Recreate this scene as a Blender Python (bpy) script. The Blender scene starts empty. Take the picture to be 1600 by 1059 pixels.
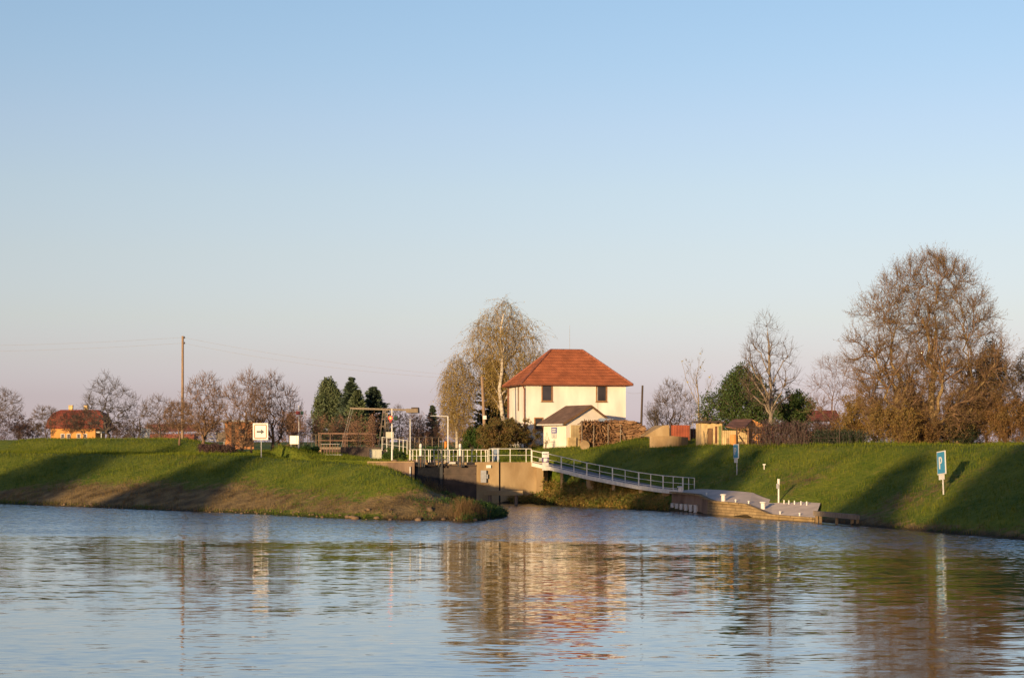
import bpy, math, random
import numpy as np
from mathutils import Vector, Matrix

C = bpy.context.scene.collection
sc = bpy.context.scene
R = math.radians
rng = np.random.default_rng(7)
random.seed(7)

# ------------------------------------------------------------------ camera
F, HZ, EYE = 2700.0, 690.0, 5.0          # focal length and horizon row in photo pixels, eye height over the water
cam = bpy.data.cameras.new('camera')
camo = bpy.data.objects.new('camera', cam); C.objects.link(camo)
camo.location = (0, 0, EYE); camo.rotation_euler = (R(90), 0, 0)
cam.sensor_width = 36; cam.lens = F / 1600 * 36
cam.shift_y = (HZ - 529.5) / 1600
cam.clip_start = 0.5; cam.clip_end = 9000
sc.camera = camo

# ------------------------------------------------------------------ sky, sun, exposure
SUN_AZ, SUN_EL = 28.0, 6.0               # light travels 28 deg right of the view axis and 6 deg down
w = bpy.data.worlds.new("World"); sc.world = w; w.use_nodes = True
nt = w.node_tree; nt.nodes.clear()
out = nt.nodes.new('ShaderNodeOutputWorld'); bg = nt.nodes.new('ShaderNodeBackground')
sky = nt.nodes.new('ShaderNodeTexSky'); sky.sky_type = 'NISHITA'; sky.sun_disc = False
sky.sun_elevation = R(SUN_EL); sky.sun_rotation = R(180 + SUN_AZ)
sky.air_density = 1.0; sky.dust_density = 0.6; sky.ozone_density = 2.0
geo = nt.nodes.new('ShaderNodeNewGeometry'); sep = nt.nodes.new('ShaderNodeSeparateXYZ')
tc = nt.nodes.new('ShaderNodeTexCoord')
nt.links.new(tc.outputs['Generated'], sep.inputs[0])
ramp = nt.nodes.new('ShaderNodeValToRGB')          # evening tint of the air by height above the horizon
mr = nt.nodes.new('ShaderNodeMapRange'); mr.inputs['From Min'].default_value = 0.0; mr.inputs['From Max'].default_value = 0.5
nt.links.new(sep.outputs['Z'], mr.inputs['Value']); nt.links.new(mr.outputs[0], ramp.inputs[0])
SKY_TINT = [(0.0133, (0.445, 0.468, 1.19)), (0.0518, (0.400, 0.382, 0.83)), (0.0962, (0.438, 0.386, 0.640)), (0.1404, (0.484, 0.412, 0.553)), (0.2136, (0.545, 0.439, 0.505)), (0.2859, (0.585, 0.468, 0.50)),
            (0.3571, (0.597, 0.484, 0.518)), (0.427, (0.580, 0.500, 0.530)), (0.4952, (0.574, 0.512, 0.539)), (1.0, (0.27, 0.36, 0.52))]
SKY_STRENGTH = 0.12
cr = ramp.color_ramp
while len(cr.elements) < len(SKY_TINT): cr.elements.new(0.5)
for e, (p, c) in zip(cr.elements, SKY_TINT): e.position = p; e.color = (*c, 1)
mul = nt.nodes.new('ShaderNodeMix'); mul.data_type = 'RGBA'; mul.blend_type = 'MULTIPLY'; mul.inputs[0].default_value = 1
nt.links.new(sky.outputs[0], mul.inputs[6]); nt.links.new(ramp.outputs[0], mul.inputs[7])
gain = nt.nodes.new('ShaderNodeVectorMath'); gain.operation = 'SCALE'; gain.inputs['Scale'].default_value = 2.0
nt.links.new(mul.outputs[2], gain.inputs[0])
nt.links.new(gain.outputs[0], bg.inputs[0]); bg.inputs[1].default_value = SKY_STRENGTH
nt.links.new(bg.outputs[0], out.inputs[0])

sl = bpy.data.lights.new('sun', 'SUN'); sl.energy = 3.9; sl.angle = R(0.5); sl.color = (1.0, 0.735, 0.40)
so = bpy.data.objects.new('sun', sl); C.objects.link(so)
sv = Vector((math.sin(R(SUN_AZ)) * math.cos(R(SUN_EL)), math.cos(R(SUN_AZ)) * math.cos(R(SUN_EL)), -math.sin(R(SUN_EL))))
so.rotation_euler = sv.to_track_quat('-Z', 'Y').to_euler(); so.location = (-60, -60, 60)
sc.view_settings.view_transform = 'Standard'; sc.view_settings.look = 'None'
sc.view_settings.exposure = 0.9; sc.view_settings.gamma = 1.0; sc.view_settings.use_curve_mapping = False
try:
    sc.cycles.max_bounces = 6; sc.cycles.transparent_max_bounces = 8
except Exception: pass

# ------------------------------------------------------------------ helpers
def X(px, d): return (px - 800.0) / F * d
def Z(py, d): return EYE + (HZ - py) / F * d
def P(px, py, d): return Vector((X(px, d), d, Z(py, d)))
def sstep(a, b, x):
    t = np.clip((x - a) / (b - a), 0, 1); return t * t * (3 - 2 * t)

def tag(o, label=None, cat=None, group=None, kind=None):
    if label: o['label'] = label
    if cat: o['category'] = cat
    if group: o['group'] = group
    if kind: o['kind'] = kind
    return o
def thing(name, label, cat, loc=(0, 0, 0), rz=0, group=None):
    o = bpy.data.objects.new(name, None); C.objects.link(o)
    o.location = loc; o.rotation_euler = (0, 0, rz); o.empty_display_size = 0.3
    return tag(o, label, cat, group)
def inv(root):
    return (Matrix.Translation(root.location) @ root.rotation_euler.to_matrix().to_4x4()).inverted()

def np_mesh(name, V, Q, mat, parent=None, smooth=False, attr=None):
    """V (n,3), Q (m,k) k = 3 or 4, or a list of such arrays"""
    me = bpy.data.meshes.new(name)
    Qs = Q if isinstance(Q, list) else [Q]
    Qs = [q for q in Qs if len(q)]
    me.vertices.add(len(V)); me.vertices.foreach_set('co', np.asarray(V, np.float32).ravel())
    nl = sum(q.size for q in Qs); npoly = sum(len(q) for q in Qs)
    me.loops.add(nl); me.polygons.add(npoly)
    me.loops.foreach_set('vertex_index', np.concatenate([q.ravel() for q in Qs]).astype(np.int32))
    tot = np.concatenate([np.full(len(q), q.shape[1]) for q in Qs]).astype(np.int32)
    st = np.concatenate([[0], np.cumsum(tot)[:-1]]).astype(np.int32)
    me.polygons.foreach_set('loop_start', st)
    try: me.polygons.foreach_set('loop_total', tot)
    except Exception: pass
    if smooth: me.polygons.foreach_set('use_smooth', np.ones(npoly, bool))
    me.update(calc_edges=True)
    if attr is not None:
        for k, v in attr.items():
            a = me.attributes.new(k, 'FLOAT', 'POINT'); a.data.foreach_set('value', np.asarray(v, np.float32))
    me.materials.append(mat)
    o = bpy.data.objects.new(name, me); C.objects.link(o)
    if parent is not None: o.parent = parent
    return o

class MB:
    def __init__(s): s.v = []; s.f = []
    def add(s, vs, fs):
        b = len(s.v); s.v += [tuple(v) for v in vs]; s.f += [[b + i for i in f] for f in fs]; return s
    def box(s, c, size, rz=0, bev=0):
        x, y, z = (k / 2 for k in size); ca, sa = math.cos(rz), math.sin(rz)
        vs = [(c[0] + a * ca - b * sa, c[1] + a * sa + b * ca, c[2] + e) for e in (-z, z) for a, b in ((-x, -y), (x, -y), (x, y), (-x, y))]
        return s.add(vs, [(3, 2, 1, 0), (4, 5, 6, 7), (0, 1, 5, 4), (1, 2, 6, 5), (2, 3, 7, 6), (3, 0, 4, 7)])
    def tube(s, p0, p1, r0, r1=None, n=8, caps=True):
        p0, p1 = Vector(p0), Vector(p1); r1 = r0 if r1 is None else r1
        d = (p1 - p0).normalized(); a = d.orthogonal().normalized(); b = d.cross(a)
        vs = []
        for p, r in ((p0, r0), (p1, r1)):
            for i in range(n):
                t = 2 * math.pi * i / n; vs.append(p + (a * math.cos(t) + b * math.sin(t)) * r)
        fs = [(i, (i + 1) % n, n + (i + 1) % n, n + i) for i in range(n)]
        if caps: fs += [tuple(range(n - 1, -1, -1)), tuple(range(n, 2 * n))]
        return s.add(vs, fs)
    def bar(s, p0, p1, wd, h):
        p0, p1 = Vector(p0), Vector(p1); d = (p1 - p0).normalized()
        up = Vector((0, 0, 1)) if abs(d.z) < .95 else Vector((0, 1, 0))
        a = d.cross(up).normalized() * wd / 2; b = a.cross(d).normalized() * h / 2
        vs = [p + k for p in (p0, p1) for k in (-a - b, a - b, a + b, -a + b)]
        return s.add(vs, [(3, 2, 1, 0), (4, 5, 6, 7), (0, 1, 5, 4), (1, 2, 6, 5), (2, 3, 7, 6), (3, 0, 4, 7)])
    def path(s, pts, r, n=6):
        for a, b in zip(pts[:-1], pts[1:]): s.tube(a, b, r, r, n)
        return s
    def lathe(s, c, prof, n=14):
        vs = [(c[0] + r * math.cos(2 * math.pi * i / n), c[1] + r * math.sin(2 * math.pi * i / n), c[2] + z) for r, z in prof for i in range(n)]
        fs = [(k * n + i, k * n + (i + 1) % n, (k + 1) * n + (i + 1) % n, (k + 1) * n + i) for k in range(len(prof) - 1) for i in range(n)]
        fs += [tuple(range(n - 1, -1, -1)), tuple(range((len(prof) - 1) * n, len(prof) * n))]
        return s.add(vs, fs)
    def prism(s, poly, vec):
        """planar polygon (3-D points) swept by vec"""
        n = len(poly); v = Vector(vec)
        vs = [Vector(p) for p in poly] + [Vector(p) + v for p in poly]
        fs = [tuple(range(n - 1, -1, -1)), tuple(range(n, 2 * n))] + [(i, (i + 1) % n, n + (i + 1) % n, n + i) for i in range(n)]
        return s.add(vs, fs)
    def build(s, name, mat, parent=None, world=False, smooth=False, bev=0):
        me = bpy.data.meshes.new(name)
        vs = s.v
        if world and parent is not None:
            m = inv(parent); vs = [m @ Vector(v) for v in vs]
        me.from_pydata([tuple(v) for v in vs], [], s.f); me.validate()
        import bmesh
        bm = bmesh.new(); bm.from_mesh(me); bmesh.ops.recalc_face_normals(bm, faces=bm.faces)
        if bev: bmesh.ops.bevel(bm, geom=[e for e in bm.edges if len(e.link_faces) == 2 and e.calc_face_angle(0) > .6], offset=bev, segments=2, affect='EDGES', profile=.6)
        bm.to_mesh(me); bm.free()
        me.materials.append(mat)
        if smooth: me.polygons.foreach_set('use_smooth', [True] * len(me.polygons)); me.update()
        o = bpy.data.objects.new(name, me); C.objects.link(o)
        if parent is not None: o.parent = parent
        return o

def copy_tree(o, parent=None):
    c = o.copy(); C.objects.link(c); c.parent = parent
    for ch in list(o.children): copy_tree(ch, c)
    return c

# ------------------------------------------------------------------ materials
def mat(name, col, rough=0.8, var=0.25, scale=3.0, bump=0.0, metal=0.0, col2=None, stretch=(1, 1, 1), spec=0.3, detail=5):
    m = bpy.data.materials.new(name); m.use_nodes = True; t = m.node_tree; b = t.nodes['Principled BSDF']
    b.inputs['Roughness'].default_value = rough; b.inputs['Metallic'].default_value = metal
    b.inputs['Specular IOR Level'].default_value = spec
    co = t.nodes.new('ShaderNodeTexCoord'); mp = t.nodes.new('ShaderNodeMapping'); mp.inputs['Scale'].default_value = stretch
    t.links.new(co.outputs['Object'], mp.inputs[0])
    nz = t.nodes.new('ShaderNodeTexNoise'); nz.inputs['Scale'].default_value = scale; nz.inputs['Detail'].default_value = detail
    t.links.new(mp.outputs[0], nz.inputs['Vector'])
    r = t.nodes.new('ShaderNodeValToRGB'); r.color_ramp.elements[0].position = .3; r.color_ramp.elements[1].position = .7
    a = col; c2 = col2 or tuple(min(1, k * (1 + var)) for k in col)
    if col2 is None: a = tuple(k * (1 - var) for k in col)
    r.color_ramp.elements[0].color = (*a, 1); r.color_ramp.elements[1].color = (*c2, 1)
    t.links.new(nz.outputs[0], r.inputs[0]); t.links.new(r.outputs[0], b.inputs['Base Color'])
    if bump:
        bn = t.nodes.new('ShaderNodeBump'); bn.inputs['Strength'].default_value = 1; bn.inputs['Distance'].default_value = bump
        n2 = t.nodes.new('ShaderNodeTexNoise'); n2.inputs['Scale'].default_value = scale * 3; n2.inputs['Detail'].default_value = 4
        t.links.new(mp.outputs[0], n2.inputs['Vector'])
        t.links.new(n2.outputs[0], bn.inputs['Height']); t.links.new(bn.outputs[0], b.inputs['Normal'])
    return m

def leafmat(name, cols, trans=0.25):
    """leaves: colour varies from leaf to leaf and from clump to clump"""
    m = bpy.data.materials.new(name); m.use_nodes = True; t = m.node_tree; b = t.nodes['Principled BSDF']
    b.inputs['Roughness'].default_value = .6; b.inputs['Specular IOR Level'].default_value = .2
    g = t.nodes.new('ShaderNodeNewGeometry'); r = t.nodes.new('ShaderNodeValToRGB')
    while len(r.color_ramp.elements) < len(cols): r.color_ramp.elements.new(.5)
    for i, (e, c) in enumerate(zip(r.color_ramp.elements, cols)): e.position = i / max(1, len(cols) - 1); e.color = (*c, 1)
    co = t.nodes.new('ShaderNodeTexCoord'); nz = t.nodes.new('ShaderNodeTexNoise'); nz.inputs['Scale'].default_value = .6
    t.links.new(co.outputs['Object'], nz.inputs['Vector'])
    ad = t.nodes.new('ShaderNodeMath'); ad.operation = 'MULTIPLY_ADD'; ad.inputs[1].default_value = .55
    m2 = t.nodes.new('ShaderNodeMapRange'); m2.inputs[1].default_value = .3; m2.inputs[2].default_value = .7; m2.inputs[4].default_value = .45
    t.links.new(nz.outputs[0], m2.inputs[0]); t.links.new(g.outputs['Random Per Island'], ad.inputs[0]); t.links.new(m2.outputs[0], ad.inputs[2])
    t.links.new(ad.outputs[0], r.inputs[0]); t.links.new(r.outputs[0], b.inputs['Base Color'])
    if trans:
        tr = t.nodes.new('ShaderNodeBsdfTranslucent'); mx = t.nodes.new('ShaderNodeMixShader'); mx.inputs[0].default_value = trans
        t.links.new(r.outputs[0], tr.inputs[0]); t.links.new(b.outputs[0], mx.inputs[1]); t.links.new(tr.outputs[0], mx.inputs[2])
        t.links.new(mx.outputs[0], t.nodes['Material Output'].inputs[0])
    return m

def tilemat(name, c1, c2, mortar, sw, sh, bump=.03, rough=.8, spec=.25):
    """rows of tiles or bricks laid over (x+y, z) of the object"""
    m = bpy.data.materials.new(name); m.use_nodes = True; t = m.node_tree; b = t.nodes['Principled BSDF']
    b.inputs['Roughness'].default_value = rough; b.inputs['Specular IOR Level'].default_value = spec
    co = t.nodes.new('ShaderNodeTexCoord'); s = t.nodes.new('ShaderNodeSeparateXYZ'); t.links.new(co.outputs['Object'], s.inputs[0])
    a = t.nodes.new('ShaderNodeMath'); t.links.new(s.outputs[0], a.inputs[0]); t.links.new(s.outputs[1], a.inputs[1])
    c = t.nodes.new('ShaderNodeCombineXYZ'); t.links.new(a.outputs[0], c.inputs[0]); t.links.new(s.outputs[2], c.inputs[1])
    k = t.nodes.new('ShaderNodeTexBrick'); k.inputs['Scale'].default_value = 1; k.inputs['Brick Width'].default_value = sw
    k.inputs['Row Height'].default_value = sh; k.inputs['Mortar Size'].default_value = min(sw, sh) * .12; k.inputs['Mortar Smooth'].default_value = .4
    k.inputs['Color1'].default_value = (*c1, 1); k.inputs['Color2'].default_value = (*c2, 1); k.inputs['Mortar'].default_value = (*mortar, 1)
    t.links.new(c.outputs[0], k.inputs['Vector'])
    nz = t.nodes.new('ShaderNodeTexNoise'); nz.inputs['Scale'].default_value = 1.3; nz.inputs['Detail'].default_value = 6
    t.links.new(co.outputs['Object'], nz.inputs['Vector'])
    mr_ = t.nodes.new('ShaderNodeMapRange'); mr_.inputs[1].default_value = .3; mr_.inputs[2].default_value = .7; mr_.inputs[3].default_value = .72; mr_.inputs[4].default_value = 1.2
    t.links.new(nz.outputs[0], mr_.inputs[0])
    mx = t.nodes.new('ShaderNodeMix'); mx.data_type = 'RGBA'; mx.blend_type = 'MULTIPLY'; mx.inputs[0].default_value = 1
    t.links.new(k.outputs[0], mx.inputs[6]); t.links.new(mr_.outputs[0], mx.inputs[7]); t.links.new(mx.outputs[2], b.inputs['Base Color'])
    bn = t.nodes.new('ShaderNodeBump'); bn.inputs['Distance'].default_value = bump; bn.invert = True
    t.links.new(k.outputs['Fac'], bn.inputs['Height']); t.links.new(bn.outputs[0], b.inputs['Normal'])
    return m

def emit(name, col, s):
    m = bpy.data.materials.new(name); m.use_nodes = True; b = m.node_tree.nodes['Principled BSDF']
    b.inputs['Base Color'].default_value = (*col, 1); b.inputs['Emission Color'].default_value = (*col, 1); b.inputs['Emission Strength'].default_value = s
    return m

M = dict(
    plaster=mat('cream_plaster', (.66, .58, .50), .9, .16, .8, .004, stretch=(1, 1, .35), detail=8),
    plaster2=mat('hut_plaster', (.70, .60, .49), .9, .10, 1.5, .004),
    plinth=mat('plinth', (.40, .34, .26), .9, .2, 2),
    rooftile=tilemat('clay_tile', (.35, .10, .038), (.40, .12, .047), (.23, .065, .027), .24, .30, .06),
    ridge=mat('ridge_tile', (.22, .075, .045), .8, .3, 4),
    shingle=tilemat('brown_shingle', (.17, .10, .065), (.22, .13, .085), (.09, .05, .03), .3, .12, .02),
    shelterroof=tilemat('shelter_tile', (.24, .11, .065), (.30, .14, .08), (.13, .06, .035), .3, .14, .02),
    brownmetal=mat('brown_metal', (.17, .055, .025), .5, .15, 3),
    wood=mat('brown_wood', (.16, .085, .04), .8, .35, 6, .004, stretch=(4, 4, .4)),
    framewood=mat('window_frame_wood', (.26, .125, .05), .7, .2, 5),
    woodgrey=mat('grey_wood', (.20, .15, .105), .85, .3, 5, .004, stretch=(3, 3, .3)),
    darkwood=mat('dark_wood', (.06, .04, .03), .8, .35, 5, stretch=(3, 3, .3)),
    polewood=mat('pole_wood', (.25, .16, .10), .85, .3, 5, .004, stretch=(4, 4, .3)),
    glass=mat('window_glass', (.035, .030, .035), .12, .3, 1, spec=.5),
    white=mat('white_paint', (.62, .57, .51), .5, .08, 6),
    dirtywhite=mat('weathered_white_paint', (.46, .43, .39), .55, .2, 5),
    rail=mat('pale_rail_paint', (.60, .55, .47), .5, .18, 4),
    greymetal=mat('grey_metal', (.26, .25, .25), .5, .2, 5),
    rustmetal=mat('rusty_metal', (.16, .085, .055), .7, .4, 5),
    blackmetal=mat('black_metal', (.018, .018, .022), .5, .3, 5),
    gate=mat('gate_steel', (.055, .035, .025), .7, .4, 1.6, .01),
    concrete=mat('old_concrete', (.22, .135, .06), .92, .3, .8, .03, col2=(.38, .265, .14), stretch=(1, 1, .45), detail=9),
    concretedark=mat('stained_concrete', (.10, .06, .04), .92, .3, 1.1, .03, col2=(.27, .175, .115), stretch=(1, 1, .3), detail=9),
    paving=mat('quay_paving', (.52, .40, .31), .9, .15, 1.2, .008),
    quaywall=tilemat('quay_stone', (.25, .165, .08), (.31, .21, .10), (.19, .125, .06), .6, .19, .02, .9),
    deck=mat('ramp_deck', (.20, .17, .155), .85, .2, 2),
    blue=mat('sign_blue', (.045, .22, .36), .4, .05, 3),
    purple=mat('sign_purple', (.06, .025, .11), .4, .1, 3),
    noticeblue=mat('notice_blue', (.10, .10, .28), .4, .1, 3),
    tarp=mat('blue_grey_sheet', (.16, .20, .27), .5, .2, 3),
    cabinet=mat('control_cabinet', (.42, .39, .30), .6, .08, 3),
    lightbox=mat('bright_cabinet', (.85, .82, .66), .35, .05, 3),
    red=mat('red_lamp_housing', (.22, .02, .02), .4, .2, 4),
    redboard=tilemat('red_board', (.26, .06, .03), (.30, .075, .035), (.10, .025, .015), .14, 5, .01),
    brownboard=tilemat('brown_board', (.14, .06, .035), (.18, .075, .04), (.05, .02, .015), .13, 5, .01),
    yellowwall=mat('yellow_ochre_wall', (.50, .35, .17), .9, .3, 2),
    yellowboard=tilemat('yellow_board', (.46, .33, .17), (.54, .39, .20), (.28, .17, .06), .16, 5, .01),
    orangewall=mat('orange_render', (.55, .24, .07), .9, .15, 2),
    orangehouse=mat('apricot_render', (.50, .225, .062), .9, .10, .6),
    brick=tilemat('orange_brick', (.48, .18, .06), (.55, .22, .08), (.36, .20, .11), .25, .09, .01),
    farroof=tilemat('far_roof', (.23, .052, .03), (.27, .064, .036), (.14, .034, .02), .4, .3, .03),
    reddark=mat('dark_red_wall', (.20, .06, .045), .9, .25, .8),
    logs=leafmat('cut_wood', [(.06, .03, .018), (.16, .08, .04), (.27, .15, .075), (.36, .22, .12)], 0),
    bark=mat('grey_brown_bark', (.115, .078, .055), .9, .35, 5, .01, stretch=(2, 2, .5)),
    barkwarm=mat('warm_brown_bark', (.165, .096, .055), .9, .35, 5, .01, stretch=(2, 2, .5)),
    barkdark=mat('dark_bark', (.085, .066, .055), .9, .35, 5),
    barkpale=mat('pale_grey_bark', (.22, .17, .125), .9, .3, 5),
    barkbig=mat('golden_brown_bark', (.27, .18, .085), .9, .35, 4, .01),
    birchtwig=mat('birch_twig', (.26, .17, .065), .8, .3, 3),
    birchbark=mat('birch_bark', (.20, .15, .11), .8, .0, 3, 0, col2=(.60, .52, .42), stretch=(.7, .7, 2.2)),
    rock=mat('shore_rock', (.14, .088, .05), .9, .4, 2, .02),
)
L = dict(
    rust=leafmat('rust_leaves', [(.14, .075, .022), (.22, .125, .035), (.20, .14, .04), (.28, .18, .055)]),
    russet=leafmat('russet_leaves', [(.10, .05, .02), (.17, .085, .032), (.20, .12, .04), (.13, .10, .035)]),
    birch=leafmat('birch_leaves', [(.18, .12, .035), (.30, .20, .05), (.38, .27, .065), (.33, .27, .08)]),
    yew=leafmat('yew_leaves', [(.018, .035, .01), (.035, .06, .014), (.055, .085, .02), (.075, .095, .025)], .1),
    pine=leafmat('pine_needles', [(.05, .07, .03), (.08, .10, .045), (.115, .125, .06)], .05),  # needles lightened to stand for thin haze over the distance
    spruce=leafmat('spruce_needles', [(.03, .048, .034), (.05, .072, .044), (.075, .09, .052)], .05),  # distance haze put into the needle colour as a paler tone
    hedge=leafmat('purple_hedge_leaves', [(.05, .025, .03), (.08, .04, .04), (.10, .06, .05), (.06, .05, .03)], .1),
    darkhedge=leafmat('dark_hedge_leaves', [(.015, .022, .012), (.025, .035, .016), (.035, .045, .02)], .1),
    bush=leafmat('autumn_bush_leaves', [(.09, .05, .02), (.17, .085, .03), (.14, .11, .03), (.10, .09, .025), (.21, .10, .04)]),
    green=leafmat('green_bush_leaves', [(.025, .05, .01), (.045, .08, .015), (.06, .10, .02)], .1),
    yellow=leafmat('yellow_leaves', [(.25, .19, .05), (.34, .27, .09), (.28, .22, .10)]),
    scrub=leafmat('scrub_twigs', [(.19, .10, .065), (.27, .145, .09), (.33, .19, .115)]),
    bramble=leafmat('bramble_leaves', [(.05, .09, .014), (.12, .14, .02), (.22, .16, .035), (.30, .17, .045), (.09, .12, .02)]),
    reed=leafmat('dry_reeds', [(.14, .08, .03), (.22, .13, .06), (.10, .08, .025)]),
)

def groundmat(name, blades=False):
    m = bpy.data.materials.new(name); m.use_nodes = True; t = m.node_tree; b = t.nodes['Principled BSDF']
    b.inputs['Roughness'].default_value = .9; b.inputs['Specular IOR Level'].default_value = .15
    co = t.nodes.new('ShaderNodeTexCoord'); N = lambda s, d=5: (lambda n: (n.inputs['Scale'].__setattr__('default_value', s), n.inputs['Detail'].__setattr__('default_value', d), t.links.new(co.outputs['Object'], n.inputs['Vector']), n)[-1])(t.nodes.new('ShaderNodeTexNoise'))
    n1, n2, n3 = N(.35), N(2.2), N(.9, 8)
    r1 = t.nodes.new('ShaderNodeValToRGB'); e = r1.color_ramp.elements
    e[0].position = .3; e[0].color = (.050, .088, .008, 1); e[1].position = .72; e[1].color = (.19, .19, .018, 1)
    mxn = t.nodes.new('ShaderNodeMath'); mxn.operation = 'MULTIPLY_ADD'; mxn.inputs[1].default_value = .5
    hlf = t.nodes.new('ShaderNodeMath'); hlf.operation = 'MULTIPLY'; hlf.inputs[1].default_value = .5
    t.links.new(n1.outputs[0], mxn.inputs[0]); t.links.new(n2.outputs[0], hlf.inputs[0]); t.links.new(hlf.outputs[0], mxn.inputs[2])
    if blades:
        g = t.nodes.new('ShaderNodeNewGeometry'); rr = t.nodes.new('ShaderNodeMath'); rr.operation = 'MULTIPLY_ADD'; rr.inputs[1].default_value = .34
        t.links.new(g.outputs['Random Per Island'], rr.inputs[0])
        s_ = t.nodes.new('ShaderNodeMath'); s_.operation = 'SUBTRACT'; s_.inputs[1].default_value = .17
        t.links.new(mxn.outputs[0], s_.inputs[0]); t.links.new(s_.outputs[0], rr.inputs[2]); t.links.new(rr.outputs[0], r1.inputs[0])
    else: t.links.new(mxn.outputs[0], r1.inputs[0])
    r2 = t.nodes.new('ShaderNodeValToRGB'); e = r2.color_ramp.elements
    e[0].position = .33; e[0].color = (.090, .058, .024, 1); e[1].position = .68; e[1].color = (.25, .165, .066, 1)
    t.links.new(n3.outputs[0], r2.inputs[0])
    at = t.nodes.new('ShaderNodeAttribute'); at.attribute_name = 'dry'
    # dryness broken up by noise
    a1 = t.nodes.new('ShaderNodeMath'); a1.operation = 'MULTIPLY_ADD'; a1.inputs[1].default_value = 1.6; a1.inputs[2].default_value = -.8
    t.links.new(n2.outputs[0], a1.inputs[0])
    a2 = t.nodes.new('ShaderNodeMath'); a2.use_clamp = True; t.links.new(at.outputs['Fac'], a2.inputs[0]); t.links.new(a1.outputs[0], a2.inputs[1])
    mk = t.nodes.new('ShaderNodeMapRange'); mk.interpolation_type = 'SMOOTHSTEP'; mk.inputs[1].default_value = .25; mk.inputs[2].default_value = .75
    t.links.new(a2.outputs[0], mk.inputs[0])
    mx = t.nodes.new('ShaderNodeMix'); mx.data_type = 'RGBA'
    t.links.new(mk.outputs[0], mx.inputs[0]); t.links.new(r1.outputs[0], mx.inputs[6]); t.links.new(r2.outputs[0], mx.inputs[7])
    if not blades:                                    # wet mud along the waterline
        sz = t.nodes.new('ShaderNodeSeparateXYZ'); t.links.new(co.outputs['Object'], sz.inputs[0]); wz = t.nodes.new('ShaderNodeMath'); wz.operation = 'MULTIPLY_ADD'; wz.inputs[1].default_value = .25; t.links.new(n2.outputs[0], wz.inputs[0]); t.links.new(sz.outputs[2], wz.inputs[2])
        wm = t.nodes.new('ShaderNodeMapRange'); wm.inputs[1].default_value = .20; wm.inputs[2].default_value = .42; wm.inputs[3].default_value = .30; wm.inputs[4].default_value = 1; t.links.new(wz.outputs[0], wm.inputs[0])
        wx_ = t.nodes.new('ShaderNodeMix'); wx_.data_type = 'RGBA'; wx_.blend_type = 'MULTIPLY'; wx_.inputs[0].default_value = 1; t.links.new(mx.outputs[2], wx_.inputs[6]); t.links.new(wm.outputs[0], wx_.inputs[7]); mx = wx_
    t.links.new(mx.outputs[2], b.inputs['Base Color'])
    if blades:
        tr = t.nodes.new('ShaderNodeBsdfTranslucent'); ms = t.nodes.new('ShaderNodeMixShader'); ms.inputs[0].default_value = .3
        t.links.new(mx.outputs[2], tr.inputs[0]); t.links.new(b.outputs[0], ms.inputs[1]); t.links.new(tr.outputs[0], ms.inputs[2]); t.links.new(ms.outputs[0], t.nodes['Material Output'].inputs[0])
    else:
        bn = t.nodes.new('ShaderNodeBump'); bn.inputs['Distance'].default_value = .12
        n4 = N(5, 6); t.links.new(n4.outputs[0], bn.inputs['Height']); t.links.new(bn.outputs[0], b.inputs['Normal'])
    return m
M['ground'] = groundmat('grass_and_soil'); M['blades'] = groundmat('grass_blades', True)

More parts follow.
